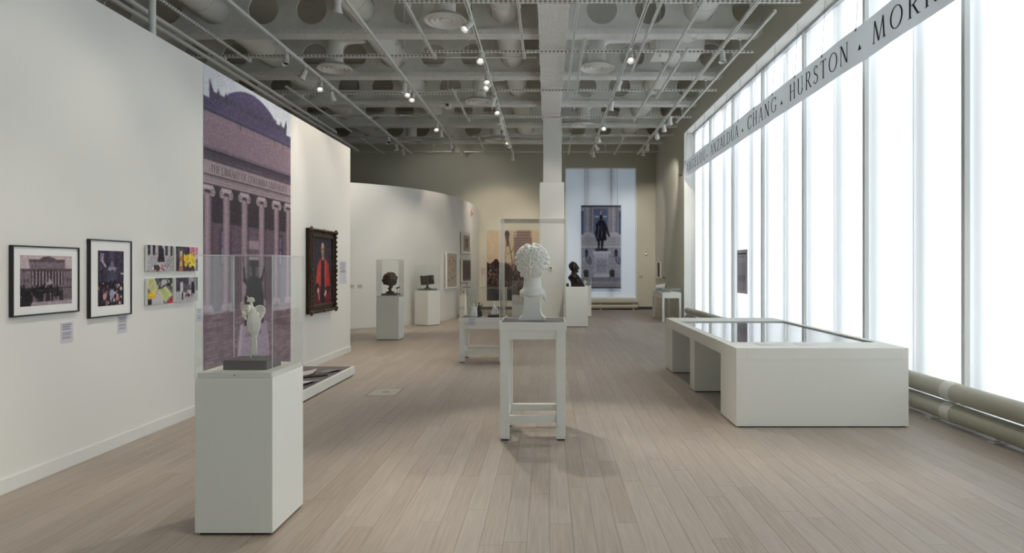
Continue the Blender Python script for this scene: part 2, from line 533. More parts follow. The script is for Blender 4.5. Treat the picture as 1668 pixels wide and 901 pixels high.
def glyph(ch):
    """(advance, quads) in cap-height units"""
    q = []
    def st(x, w=TK, ser=True):
        q.append(bar(x, 0, x, 1, w))
        if ser: q.append(serif(x, 0)); q.append(serif(x, 1, up=False))
    if ch == 'A':
        q += [bar(.06, 0, .36, 1, TN), bar(.66, 0, .36, 1.0, TK), hbar(.17, .55, .34, .035), serif(.06, 0, .17), serif(.66, 0, .2)]; return .72, q
    if ch == 'N':
        q += [bar(.1, 0, .1, 1, TN), bar(.64, 0, .64, 1, TN), bar(.62, 0, .12, 1, TK * 1.15), serif(.1, 0, .17), serif(.64, 1, .17, False), serif(.05, 1, .12, False)]; return .74, q
    if ch == 'M':
        q += [bar(.07, 0, .15, 1, TN), bar(.44, 0, .16, 1, TK), bar(.45, 0, .74, 1, TN), bar(.82, 0, .74, 1, TK), serif(.07, 0, .16), serif(.82, 0, .2)]; return .92, q
    if ch == 'O':
        return .86, arc(.43, .5, .36, .48, 0, 2 * PI, TK, TN, 32)
    if ch in 'CG':
        q += arc(.45, .5, .38, .48, R(48), R(312), TK, TN, 26)
        q.append([(.68, .82), (.73, .70), (.75, .70), (.75, .97), (.72, .97)])
        if ch == 'G':
            q += [bar(.70, .08, .70, .42, TK), serif(.69, .42, .22, False)]; return .82, q
        q.append([(.68, .16), (.76, .22), (.75, .25), (.66, .2)])
        return .74, q
    if ch == 'Q': return glyph('O')
    if ch == 'E':
        st(.14); q += [hbar(.1, .5, .98, .035), hbar(.1, .46, .52, .035), hbar(.1, .54, .02, .035), bar(.5, .86, .5, 1, .03), bar(.46, .45, .46, .59, .026), bar(.54, 0, .56, .16, .03)]; return .58, q
    if ch == 'F':
        st(.14); q += [hbar(.1, .5, .98, .035), hbar(.1, .46, .52, .035), bar(.5, .86, .5, 1, .03), bar(.46, .45, .46, .59, .026)]; return .54, q
    if ch == 'L':
        st(.14); q += [hbar(.1, .54, .02, .035), bar(.53, 0, .56, .17, .03)]; return .57, q
    if ch == 'I':
        st(.14); return .28, q
    if ch == 'H':
        st(.14); st(.64); q.append(hbar(.14, .64, .52, .035)); return .78, q
    if ch in 'UÚ':
        q += [bar(.14, .28, .14, 1, TK), bar(.62, .28, .62, 1, TN), serif(.14, 1, .2, False), serif(.62, 1, .18, False)]
        q += arc(.385, .30, .24, .29, PI, 2 * PI, TK, TN, 16)
        if ch == 'Ú': q.append([(.34, 1.06), (.40, 1.06), (.52, 1.24), (.44, 1.24)])
        return .76, q
    if ch == 'Z':
        q += [hbar(.08, .6, .98, .035), hbar(.05, .6, .02, .035), bar(.1, .03, .54, .97, TK * 1.2), bar(.08, .84, .08, 1, .03), bar(.6, 0, .61, .17, .03)]; return .68, q
    if ch == 'D':
        st(.14); q += arc(.30, .5, .44, .48, R(-90), R(90), TK, TN, 20); q += [hbar(.12, .32, .98, .038), hbar(.12, .32, .02, .038)]; return .80, q
    if ch in 'RBP':
        st(.14); q += arc(.32, .745, .2, .235, R(-90), R(90), TK, TN, 14); q += [hbar(.12, .34, .98, .036), hbar(.12, .34, .51, .036)]
        if ch == 'R': q += [bar(.62, 0, .32, .5, TK), serif(.66, 0, .14)]; return .68, q
        if ch == 'B': q += arc(.32, .265, .25, .245, R(-90), R(90), TK, TN, 14); q += [hbar(.12, .34, .02, .036)]; return .62, q
        return .58, q
    if ch == 'S':
        q += arc(.28, .75, .17, .23, R(30), R(245), .075, TN, 16); q += arc(.28, .26, .2, .24, R(-150), R(75), .075, TN, 18)
        q += [bar(.38, .42, .19, .62, TK), bar(.44, .78, .44, .95, .026), bar(.09, .05, .09, .24, .026)]; return .54, q
    if ch == 'T':
        st(.31, ser=False); q += [serif(.31, 0), hbar(.03, .59, .98, .036), bar(.04, .84, .06, 1, .03), bar(.58, .84, .56, 1, .03)]; return .62, q
    if ch == 'V':
        q += [bar(.34, 0, .07, 1, TK), bar(.35, 0, .62, 1, TN), serif(.07, 1, .2, False), serif(.62, 1, .17, False)]; return .68, q
    if ch == 'Y':
        q += [bar(.32, 0, .32, .48, TK), bar(.32, .46, .07, 1, TK), bar(.33, .46, .58, 1, TN), serif(.32, 0), serif(.07, 1, .18, False), serif(.58, 1, .16, False)]; return .64, q
    if ch == '^':
        return .3, [[(.02, .18), (.28, .18), (.15, .44), (.15, .44)]]
    return .35, []

def write(text, parent, x0, x1, z, cap, y, m, thick, per_letter):
    """letters set between x0 and x1; each letter its own part, or all lines of a small inscription as one"""
    advs = [glyph(c)[0] for c in text]
    tot = sum(advs); n = len(text)
    need = (x1 - x0) / cap
    k = min(1.25, max(.5, need / (tot * 1.08)))            # widen or condense, then letter-space
    sp = (need - tot * k) / max(1, n - 1)
    x = 0.0
    allmb = MB()
    for c in text:
        adv, qs = glyph(c)
        mb = MB() if per_letter else allmb
        for qd in qs:
            mb.prism([(x0 + (x + p[0] * k) * cap, z + p[1] * cap) for p in qd], y - thick, y)
        if per_letter and qs:
            mb.build('triangle_mark' if c == '^' else 'letter', m, parent)
        x += adv * k + sp
    if not per_letter:
        allmb.build('inscription', m, parent)['kind'] = 'stuff'

# ================================================================== THE SETTING
WA, WB = -3.7768, 0.010568                 # partition face: X = WA + WB*Y
WTH = math.atan2(1, WB)                    # its direction
def on_wall(Y, Z, off=0.0):
    return (WA + WB * Y + off, Y, Z)

# floor: dark bed with planks laid on it
floor = struct(box('floor', 'sub_floor', -9.2, -5.2, -0.25, 4.6, 24.2, -0.012), 'pale grey-brown timber plank floor of the gallery')
PW = 0.132
def plank_mesh(L):
    m = MB(); g = 0.0004; c = 0.0009
    x, y = PW / 2 - g, L / 2 - g
    v = [(-x, -y, -.012), (x, -y, -.012), (x, y, -.012), (-x, y, -.012), (-x, -y, -c), (x, -y, -c), (x, y, -c), (-x, y, -c),
         (-x + c, -y + c, 0), (x - c, -y + c, 0), (x - c, y - c, 0), (-x + c, y - c, 0)]
    f = [(8, 9, 10, 11)]
    for i in range(4):
        j = (i + 1) % 4
        f += [(i, j, 4 + j, 4 + i), (4 + i, 4 + j, 8 + j, 8 + i)]
    return m.add(v, f)
LENS = [1.25, 1.55, 1.85, 2.15, 2.45]
pm = []
for L in LENS:
    me = plank_mesh(L).mesh('plank'); me.materials.append(MATS['plank_wood']); pm.append(me)
spots_p = []
row = 0
x = -8.9
while x < 4.5:
    y = -4.8 + random.uniform(-1.4, 0)
    while y < 24.0:
        k = random.randrange(5)
        spots_p.append((x, y + LENS[k] / 2, k)); y += LENS[k]
    x += PW
def in_view(p):
    xx, yy, k = p
    y1 = yy + LENS[k] / 2
    if y1 < 3.55 or xx < -3.75 or xx > 4.0: return False
    return -3.0 * y1 / 3.53 < xx * 1.0 and abs(xx + 0.0) < y1 * 0.86 and not (1.9 < xx < 3.4 and 6.5 < yy - LENS[k] / 2 and y1 < 10)
def key(p):
    return -min(LENS[p[2]], 3) / max(3.3, p[1]) ** 2.2
vis = sorted([p for p in spots_p if in_view(p)], key=key)
near = set(vis[:300])
far_mb = MB()
for p in spots_p:
    if p in near:
        o = bpy.data.objects.new('plank', pm[p[2]]); COL.objects.link(o); o.parent = floor
        o.location = (p[0] - floor.location.x, p[1] - floor.location.y, 0.25)
    elif p[0] > -8.9:
        src = plank_mesh(LENS[p[2]])
        far_mb.add([(v[0] + p[0], v[1] + p[1], v[2]) for v in src.v], src.f)
o = far_mb.build('plank_field', 'plank_wood_far', floor); o.location = (-floor.location.x, -floor.location.y, 0.25); o['kind'] = 'stuff'

# left partition and its base strip
w = MB().box(-5, 0, 0.0, 12.0, 0.24, 3.75).build('wall_left', 'wall_white', loc=(WA, 0, 0), rotz=WTH, bevel=0.004)
struct(w, 'tall white partition wall carrying the framed photographs')
b = MB().box(-5, -0.014, 0.0, 12.0, 0.0, 0.105).build('baseboard_left', 'paint_base', loc=(WA, 0, 0), rotz=WTH, bevel=0.003)
struct(b, 'white base strip along the foot of the partition wall')

# outer walls
WINB = (0.61, 3.26, 0.40, 5.24)            # back window opening
mb = MB()
x0, x1, z0, z1 = WINB
mb.box(-9.0, 24, 0, x0, 24.35, 7.0); mb.box(x1, 24, 0, 4.35, 24.35, 7.0); mb.box(x0, 24, 0, x1, 24.35, z0); mb.box(x0, 24, z1, x1, 24.35, 7.0)
struct(mb.build('wall_back', 'wall_olive'), 'olive grey end wall with a tall screened window')
mb = MB()
mb.box(3.95, 18.9, 0, 4.35, 24.35, 7.0); mb.box(3.95, -5, 5.45, 4.35, 18.9, 7.0)
struct(mb.build('wall_right', 'wall_olive'), 'olive grey wall around the long screened window')
struct(box('wall_outer', 'wall_olive', -9.3, -5, 0, -9.0, 24.35, 7.0), 'grey side wall hidden beyond the partition')
struct(box('wall_rear', 'wall_olive', -9.3, -5.3, 0, 4.35, -5.0, 7.0), 'grey wall closing the gallery at its entrance end')
struct(MB().box(-9.0, 23.985, 0, x0 + 3.3, 24.0, 0.11).build('baseboard_back', 'dark_steel'), 'dark base strip along the end wall')

# curved wall
ctrl = [(-9.0, 15.3), (-7.5, 15.5), (-6.3, 15.85), (-5.02, 16.5), (-3.81, 17.55), (-3.07, 19.0), (-2.78, 20.3), (-2.6, 21.6), (-2.55, 22.8), (-2.55, 24.0)]
def catmull(ps, n=6):
    out = []
    for i in range(len(ps) - 1):
        p0 = Vector(ps[max(i - 1, 0)]); p1 = Vector(ps[i]); p2 = Vector(ps[i + 1]); p3 = Vector(ps[min(i + 2, len(ps) - 1)])
        for k in range(n):
            t = k / n
            out.append(0.5 * ((2 * p1) + (-p0 + p2) * t + (2 * p0 - 5 * p1 + 4 * p2 - p3) * t * t + (-p0 + 3 * p1 - 3 * p2 + p3) * t ** 3))
    out.append(Vector(ps[-1])); return out
cv = catmull(ctrl)
def curved_slab(off0, off1, z0, z1):
    n = len(cv); vs = []
    for i, p in enumerate(cv):
        t = (cv[min(i + 1, n - 1)] - cv[max(i - 1, 0)]).normalized(); nn = Vector((t.y, -t.x))
        a = p + nn * off0; c = p + nn * off1
        vs += [(a.x, a.y, z0), (c.x, c.y, z0), (c.x, c.y, z1), (a.x, a.y, z1)]
    fs = []
    for i in range(n - 1):
        a, b2 = i * 4, i * 4 + 4
        fs += [(a, a + 1, b2 + 1, b2), (a + 1, a + 2, b2 + 2, b2 + 1), (a + 2, a + 3, b2 + 3, b2 + 2), (a + 3, a, b2, b2 + 3)]
    fs += [(0, 3, 2, 1), (len(vs) - 4, len(vs) - 3, len(vs) - 2, len(vs) - 1)]
    return MB().add(vs, fs)
struct(curved_slab(-0.18, 0, 0, 3.71).build('wall_curved', 'wall_white', smooth='auto', fix=True), 'white free-standing wall sweeping round in a curve')
struct(curved_slab(0.0, 0.012, 0, 0.11).build('baseboard_curved', 'paint_base', smooth='auto', fix=True), 'white base strip at the foot of the curved wall')

# column and its casing
c = struct(box('column', 'wall_white', -0.14, 18.25, 0, 0.38, 18.75, 5.75), 'slim white column rising to the ceiling girder')
struct(box('pillar', 'wall_white', -0.23, 17.55, 0, 0.43, 18.25, 3.85, bevel=0.004), 'wide white casing around the foot of the column')

# ceiling: slab, cellular beams, girder
ceiling = struct(box('ceiling', 'slab', -9.3, -5.3, 7.0, 4.6, 24.35, 7.2), 'open grey ceiling with cellular beams and exposed ducts')
CL = ceiling.location
ZB = 5.85
HX = [-6.2 + 0.9 * k for k in range(-3, 12)]
def beam_mesh():
    mb = MB(); t = 0.02; zl, zh, zc, rr = ZB + 0.06, 6.96, 6.36, 0.285
    n = 24
    def plain(xa, xb): mb.box(xa, -t, zl, xb, t, zh)
    xs = -9.0
    for hx in HX:
        xa, xb = hx - 0.45, hx + 0.45
        if xa < xs - 1e-6: continue
        if xa > xs + 1e-6: plain(xs, xa)
        xs = xb
        if -0.45 < hx < 0.6: plain(xa, xb); continue
        vs = []
        for yy in (-t, t):
            for i in range(n):
                a = 2 * PI * i / n; ca, sa = math.cos(a), math.sin(a)
                vs.append((hx + rr * ca, yy, zc + rr * sa))
            for i in range(n):
                a = 2 * PI * i / n; ca, sa = math.cos(a), math.sin(a)
                sx = 0.45 / abs(ca) if abs(ca) > 1e-6 else 1e9
                sz = ((zh - zc) if sa > 0 else (zc - zl)) / abs(sa) if abs(sa) > 1e-6 else 1e9
                k = min(sx, sz); px_, pz_ = hx + k * ca, zc + k * sa
                # pull the sample nearest each corner onto the corner
                vs.append((px_, yy, pz_))
        fs = []
        for i in range(n):
            j = (i + 1) % n
            fs.append((i, j, n + j, n + i)); fs.append((2 * n + j, 2 * n + i, 3 * n + i, 3 * n + j))
            fs.append((j, i, 2 * n + i, 2 * n + j))
        mb.add(vs, fs)
        # corners left by the ring
        for cxs, czs in ((1, 1), (1, -1), (-1, 1), (-1, -1)):
            X = hx + 0.45 * cxs; Z = zh if czs > 0 else zl
            ring = [(vs[n + i][0], vs[n + i][2]) for i in range(n)]
            ex = [p for p in ring if abs(p[0] - X) < 1e-4 and (p[1] - zc) * czs > 0]
            ez = [p for p in ring if abs(p[1] - Z) < 1e-4 and (p[0] - hx) * cxs > 0]
            if ex and ez:
                a1 = max(ex, key=lambda p: abs(p[1] - zc)); a2 = max(ez, key=lambda p: abs(p[0] - hx))
                for yy in (-t, t): mb.add([(a1[0], yy, a1[1]), (X, yy, Z), (a2[0], yy, a2[1])], [(0, 1, 2)])
    if xs < 3.95: plain(xs, 3.95)
    return mb
web = beam_mesh().mesh('beam'); web.materials.append(MATS['ceiling_web'])
flm = MB().box(-9.0, -0.15, ZB, 3.95, 0.15, ZB + 0.10).mesh('flange'); flm.materials.append(MATS['ceiling_spray'])
BEAMS = [4.2, 6.85, 9.5, 12.12, 14.78, 17.3, 19.9, 22.55]
for by in BEAMS:
    o = bpy.data.objects.new('beam', web); COL.objects.link(o); o.parent = ceiling; o.location = Vector((0, by, 0)) - CL
    f2 = bpy.data.objects.new('flange', flm); COL.objects.link(f2); f2.parent = o
g = MB()
# sprayed girder, its underside slightly uneven
ys = np.linspace(-4.9, 18.35, 140)
vs = []
for yv in ys:
    j = lambda s: random.uniform(-s, s)
    vs += [(-0.17 + j(.012), yv, 5.70 + j(.008)), (0.08, yv, 5.69 + j(.008)), (0.33 + j(.012), yv, 5.70 + j(.008)), (0.33 + j(.01), yv, 6.98), (-0.17 + j(.01), yv, 6.98)]
fs = []
for i in range(len(ys) - 1):
    for k in range(5):
        fs.append((i * 5 + k, i * 5 + (k + 1) % 5, i * 5 + 5 + (k + 1) % 5, i * 5 + 5 + k))
o = g.add(vs, fs).build('girder', 'ceiling_spray', ceiling, fix=True); o.location = -CL

# long window on the right wall
MUL = [18.9 - 2.06 * k for k in range(12)]
win = bpy.data.objects.new('window_1', None); COL.objects.link(win); struct(win, 'floor-to-beam window wall screened with white translucent fabric')
win.location = (4.2, 8, 0)
def wpart(mb, name, m, **k):
    o = mb.build(name, m, win, **k); o.location = -win.location; return o
wpart(MB().box(3.945, -5, 5.445, 4.35, 18.9, 5.47), 'reveal', 'wall_white')
wpart(MB().box(3.945, 18.88, 0, 4.35, 18.92, 5.45), 'reveal', 'wall_white')
wpart(MB().box(4.19, -5, 5.40, 4.26, 18.88, 5.445), 'head_track', 'aluminium')
for y in MUL:
    o = wpart(MB().box(4.165, y - 0.028, 0.02, 4.225, y + 0.028, 5.40), 'mullion', 'white_metal', bevel=0.006)
def scrim_panel(ya, yb, X, m):
    mb = MB(); nn = 10; vs = []; fs = []
    for i in range(nn + 1):
        t = i / nn; y = ya + (yb - ya) * t
        X2 = X + 0.035 * (1 - (2 * t - 1) ** 2) * 0.6 + 0.012 * math.sin(t * 9 + ya)
        vs += [(X2, y, 0.03), (X2, y, 5.40)]
    for i in range(nn): fs.append((2 * i, 2 * i + 2, 2 * i + 3, 2 * i + 1))
    return mb.add(vs, fs)
for i in range(len(MUL) - 1):
    y1, y0 = MUL[i], MUL[i + 1]; ym = (y0 + y1) / 2
    wpart(scrim_panel(ym - 0.015, y1 + 0.0, 4.235, 'scrim'), 'scrim_panel', 'scrim', smooth=True)
    wpart(scrim_panel(y0 - 0.0, ym + 0.015, 4.252, 'scrim'), 'scrim_panel', 'scrim', smooth=True)
    wpart(MB().box(4.43, ym - 0.20, 0, 4.90, ym + 0.05, 5.6), 'exterior_fin', 'concrete_outside')
    wpart(MB().box(4.43, y1 - 0.20, 0, 4.90, y1 + 0.05, 5.6), 'exterior_fin', 'concrete_outside')
wpart(MB().box(4.26, -5, -0.02, 4.6, 18.9, 0.05), 'sill', 'aluminium')
struct(MB().box(4.10, -5, 0.0, 4.15, 18.85, 0.035).build('trim_1', 'aluminium', bevel=0.004), 'bright metal rail at the floor under the long window')

# back window
win = bpy.data.objects.new('window_2', None); COL.objects.link(win); struct(win, 'tall end-wall window screened with grey-white fabric')
x0, x1, z0, z1 = WINB
win.location = ((x0 + x1) / 2, 24.1, z0)
wpart(MB().box(x0 - .0, 23.99, z0, x0 + 0.03, 24.34, z1), 'reveal', 'wall_white')
wpart(MB().box(x1 - .03, 23.99, z0, x1, 24.34, z1), 'reveal', 'wall_white')
wpart(MB().box(x0, 23.99, z1 - .03, x1, 24.34, z1), 'reveal', 'wall_white')
edges = [x0 + .03, x0 + .84, x0 + 1.73, x1 - .03]
for i in range(3):
    wpart(MB().add([(edges[i], 24.14 + .012 * i, z0 + .05), (edges[i + 1] + .02, 24.14 + .012 * i, z0 + .05), (edges[i + 1] + .02, 24.14 + .012 * i, z1 - .03), (edges[i], 24.14 + .012 * i, z1 - .03)], [(0, 1, 2, 3)]), 'scrim_panel', 'scrim_dense')
for xx in (edges[1], edges[2]):
    wpart(MB().box(xx - .04, 24.19, z0, xx + .04, 24.34, z1), 'mullion', 'dark_steel')
wpart(MB().box(x0 + .03, 24.0, z0, x1 - .03, 24.34, z0 + .05), 'sill', 'white_metal')

# ================================================================== HEATING PIPES
def heat_pipe(name, label, X, Z, r, y0, y1, collars, feet):
    t = thing(name, label, 'heating pipe', (X, (y0 + y1) / 2, 0))
    ym = (y0 + y1) / 2
    MB().cyl((0, y0 - ym, Z), (0, y1 - ym, Z), r, n=28).build('tube', 'tube_beige', t, smooth='auto')
    for yc in collars:
        MB().cyl((0, yc - .075 - ym, Z), (0, yc + .075 - ym, Z), r + .006, n=28).build('collar', 'tube_collar', t, smooth='auto')
    for yf in feet:
        MB().box(-.012, yf - ym - .02, 0.012, .012, yf - ym + .02, Z - r + .01).box(-.07, yf - ym - .045, 0, .07, yf - ym + .045, .014).build('foot_bracket', 'white_metal', t, bevel=0.002)
    return t
heat_pipe('heating_pipe', 'upper beige heating pipe running under the long window', 3.985, 0.325, 0.092, -4.5, 18.6, [6.41, 10.6, 14.8], [])
heat_pipe('heating_pipe', 'lower beige heating pipe standing on floor brackets below the long window', 3.985, 0.122, 0.092, -4.5, 18.6, [6.41, 10.6, 14.8], [4.8 + 0.96 * k for k in range(14)])
t = thing('radiator', 'low finned heating pipes under the end-wall window', 'radiator', (1.93, 23.88, 0))
for z in (.12, .30): MB().cyl((-1.35, 0, z), (1.35, 0, z), .075, n=18).build('tube', 'tube_beige', t, smooth='auto')
for xx in (-1.2, 0, 1.2): MB().box(xx - .02, -.02, 0, xx + .02, .08, .3).build('foot_bracket', 'white_metal', t)

# ================================================================== DUCTS AND DIFFUSERS
for dx, lab in ((-6.2, 'round grey air duct over the far side of the partition wall'), (-3.5, 'round grey air duct passing through the beams above the partition edge'),
                (-0.8, 'round grey ribbed air duct just beside the sprayed girder'), (2.8, 'round grey air duct nearest to the window wall')):
    t = thing('air_duct', lab, 'duct', (dx, 13, 6.36))
    MB().cyl((0, -17, 0), (0, 10.9, 0), .262, n=32).build('duct_run', 'duct_paint', t, smooth='auto')
    for by in BEAMS:
        for s in (-.55, .7):
            MB().cyl((0, by + s - .03 - 13, 0), (0, by + s + .03 - 13, 0), .272, n=32).build('seam_ring', 'duct_paint', t, smooth='auto')
    if dx == 2.8: MB().box(-.62, .15, -.40, .36, .95, .06).build('plenum_box', 'duct_paint', t, bevel=.01)
    if dx == -0.8:
        for k in range(16):
            yy = 13.0 + k * .075 - 13
            MB().torus((0, yy, 0), .262, .012, rot=(PI / 2, 0, 0), n=28, m=6).build('duct_rib', 'duct_paint', t, smooth=True)

ring_prof = [(.02, -.03), (.075, -.045), (.095, -.01), (.105, -.01), (.15, -.05), (.165, -.045), (.175, -.012), (.19, -.012), (.235, -.055), (.25, -.05), (.262, -.015), (.275, -.015), (.33, -.06), (.355, -.055), (.36, -.04), (.30, .02), (.19, .03)]
dmesh = MB().lathe(ring_prof, n=40).mesh('ring_face'); dmesh.materials.append(MATS['diffuser_paint'])
dmesh.polygons.foreach_set('use_smooth', [True] * len(dmesh.polygons)); dmesh.set_sharp_from_angle(angle=R(50))
DIFF = [(-1.71, 10.8, 1, 'round ceiling air diffuser, largest in view, beside the top edge of the picture'),
        (-4.40, 13.4, 1, 'round ceiling air diffuser above the top edge of the partition wall'),
        (1.0, 13.35, 1, 'round ceiling air diffuser between the girder and the window wall'),
        (-1.71, 16.1, 1, 'round ceiling air diffuser over the middle of the gallery, second from the column'),
        (1.02, 18.7, 1, 'small-looking round ceiling air diffuser just beyond the column'),
        (-1.70, 20.9, 1, 'round ceiling air diffuser close to the end wall, beside the column'),
        (-4.42, 21.0, 1, 'round ceiling air diffuser over the curved wall')]
for X, Y, s, lab in DIFF:
    t = thing('air_diffuser', lab, 'diffuser', (X, Y, 5.69), group='round ceiling diffusers')
    o = bpy.data.objects.new('ring_face', dmesh); COL.objects.link(o); o.parent = t
    MB().cyl((0, 0, .0), (0, 0, .36), .175, n=28).build('neck', 'duct_paint', t, smooth='auto')
    MB().cyl((0, 0, .05), (0, 0, .09), .185, n=28).build('neck_band', 'duct_paint', t, smooth='auto')
    pts = [(0, 0, .34)]
    for k in range(7):
        a = PI / 2 * k / 6; pts.append((.28 * (1 - math.cos(a)) * s, 0, .36 + .28 * math.sin(a)))
    pts.append(({-1.7: .62, -4.4: .60}.get(round(X, 1), 1.14), 0, .66))
    MB().tube(pts, .172, n=24).build('elbow', 'duct_paint', t, smooth='auto')

# plain pipe behind the partition
tag(MB().cyl((0, 0, 0), (0, 0, 7.0), .037, n=16).build('riser_pipe', 'rail_paint', smooth='auto', loc=(-4.32, 7.1, 0)), 'white vertical pipe rising behind the partition wall', 'pipe')

# ================================================================== CEILING GRID
ZR, ZT = 5.60, 5.50
def rail_x(y, xa, xb, lab, rods):
    xm = (xa + xb) / 2
    t = thing('strut_rail', lab, 'rail', (xm, y, ZR), group='cross rails of the ceiling grid')
    MB().box(xa - xm, -.021, -.021, xb - xm, .021, .021).build('channel', 'strut_x', t)
    for rx in rods:
        MB().cyl((rx - xm, 0, .02), (rx - xm, 0, ZB - ZR), .006, n=6).build('hanger_rod', 'rail_paint', t)
        MB().box(rx - xm - .03, -.03, ZB - ZR - .03, rx - xm + .03, .03, ZB - ZR).build('beam_clamp', 'rail_paint', t)
XS = -2.25
ORD = ['first', 'second', 'third', 'fourth', 'fifth', 'sixth', 'seventh', 'eighth', 'ninth', 'tenth', 'eleventh', 'twelfth', 'thirteenth', 'fourteenth', 'fifteenth', 'sixteenth', 'seventeenth', 'eighteenth']
for i, y in enumerate((9.91, 12.2, 14.86, 17.5, 19.95)):
    rail_x(y, -2.34, 3.86, 'white slotted cross rail over the gallery middle, %s from the top of the picture' % ORD[i], [-1.5, .7, 2.75, 3.6])
for i, y in enumerate((12.45, 15.15, 17.35, 20.2)):
    rail_x(y, -8.9, -2.2, 'white slotted cross rail beyond the partition, %s from the top of the picture' % ORD[i], [-7.5, -5.2, -2.9])
rail_x(22.75, -8.9, 3.86, 'white cross rail nearest to the end wall', [-7, -4, -1.5, 2.0])

def rail_y(X, ya, yb, lab, kind, rods=()):
    ym = (ya + yb) / 2
    t = thing('lighting_track' if kind == 't' else 'strut_rail', lab, 'track' if kind == 't' else 'rail', (X, ym, ZT), group='lengthwise tracks of the ceiling grid')
    if kind == 't':
        MB().box(-.026, ya - ym, -.022, -.009, yb - ym, .024).box(.009, ya - ym, -.022, .026, yb - ym, .024).box(-.026, ya - ym, .024, .026, yb - ym, .03).build('track_channel', 'rail_paint', t)
        MB().box(-.009, ya - ym, .0, .009, yb - ym, .024).build('conductor_slot', 'dark_steel', t)
        for e in (ya, yb): MB().box(-.027, e - ym - .02, -.023, .027, e - ym + .02, .031).build('end_cap', 'rail_paint', t)
    else:
        MB().box(-.02, ya - ym, -.02, .02, yb - ym, .02).build('channel', 'strut_y', t)
    for ry in rods:
        MB().cyl((0, ry - ym, .02), (0, ry - ym, ZB - ZT), .006, n=6).build('hanger_rod', 'rail_paint', t)
    for y in ((9.91, 12.2, 14.86, 17.5, 19.95, 22.75) if X > -2.2 else (12.45, 15.15, 17.35, 20.2, 22.75)):
        if ya < y < yb: MB().box(-.035, y - ym - .03, .02, .035, y - ym + .03, .078).build('rail_clip', 'rail_paint', t)
TRACKS = {'A': (-4.74, 'over the far side of the partition wall'), 'B': (-3.0, 'above the framed portrait side of the aisle'), 'C': (-1.22, 'left of the sprayed girder'),
          'D': (1.48, 'between the girder and the big display table'), 'E': (3.11, 'running beside the window wall')}
for k, (X, wh) in TRACKS.items():
    rail_y(X, 1.5, 22.6, 'white lighting track %s' % wh, 't', [8.3, 14.05])
rail_y(-6.42, 7.0, 22.0, 'thick white track skimming the top edge of the partition wall', 't')
rail_y(-6.2, 8.0, 19.0, 'second white track skimming the top edge of the partition wall', 't')
for X, a, b2, lab in ((-5.72, 7.0, 12.5, 'slotted rail over the partition, piece next to the top edge'), (-5.72, 14.2, 18.9, 'slotted rail over the partition, middle piece'), (-5.72, 19.8, 22.7, 'slotted rail over the partition, piece by the end wall'),
                      (-2.13, 7.0, 12.3, 'slotted rail piece left of the girder, next to the top edge'), (-2.13, 14.3, 17.6, 'slotted rail piece left of the girder, in the middle'), (-2.13, 19.6, 22.7, 'slotted rail piece left of the girder, by the end wall'),
                      (-0.45, 7.0, 12.3, 'slotted rail hugging the left flank of the girder'), (0.44, 7.0, 15.0, 'slotted rail hugging the window flank of the girder'), (0.62, 11.3, 14.9, 'short slotted rail just off the window flank of the girder'),
                      (1.68, 7.0, 13.2, 'slotted rail doubling the track beside the girder'), (2.3, 7.0, 17.6, 'slotted rail over the big display table'), (2.52, 11.7, 15.2, 'short slotted rail over the big display table'),
                      (2.3, 19.7, 22.7, 'short slotted rail in front of the end-wall window'), (3.49, 10.0, 17.7, 'slotted rail closest to the window wall'), (3.60, 7.2, 9.2, 'short slotted rail by the window, next to the top edge'), (0.7, 19.8, 22.7, 'short slotted rail beyond the column')):
    rail_y(X, a, b2, 'white %s' % lab, 's')

# spotlights -------------------------------------------------------
adapter_me = MB().box(-.018, -.07, -.045, .018, .07, -.022).cyl((0, 0, -.045), (0, 0, -.085), .012, n=10).mesh('adapter'); adapter_me.materials.append(MATS['lamp_paint'])
body = MB().lathe([(.02, .035), (.042, .03), (.046, .02), (.046, -.05), (.052, -.055), (.052, -.068), (.046, -.072), (.05, -.10), (.072, -.16), (.074, -.17), (.068, -.17), (.062, -.165), (.05, -.135), (.048, -.125)], n=20).cyl((-.058, 0, 0), (.058, 0, 0), .012, n=8)
body_me = body.mesh('lamp_head'); body_me.materials.append(MATS['lamp_paint'])
body_me.polygons.foreach_set('use_smooth', [True] * len(body_me.polygons)); body_me.set_sharp_from_angle(angle=R(45))
inner_me = MB().lathe([(.067, -.169), (.062, -.164), (.051, -.137), (.045, -.136)], n=20, caps=False).mesh('baffle'); inner_me.materials.append(MATS['lamp_inside'])
lens_on = MB().cyl((0, 0, -.1375), (0, 0, -.1365), .036, n=16).mesh('lens'); lens_on.materials.append(MATS['lens_lit'])
lens_off = MB().cyl((0, 0, -.1375), (0, 0, -.1365), .044, n=16).mesh('lens'); lens_off.materials.append(MATS['lens_off'])
WARM = (1.0, 0.85, 0.68); NEUT = (1.0, 0.92, 0.81)
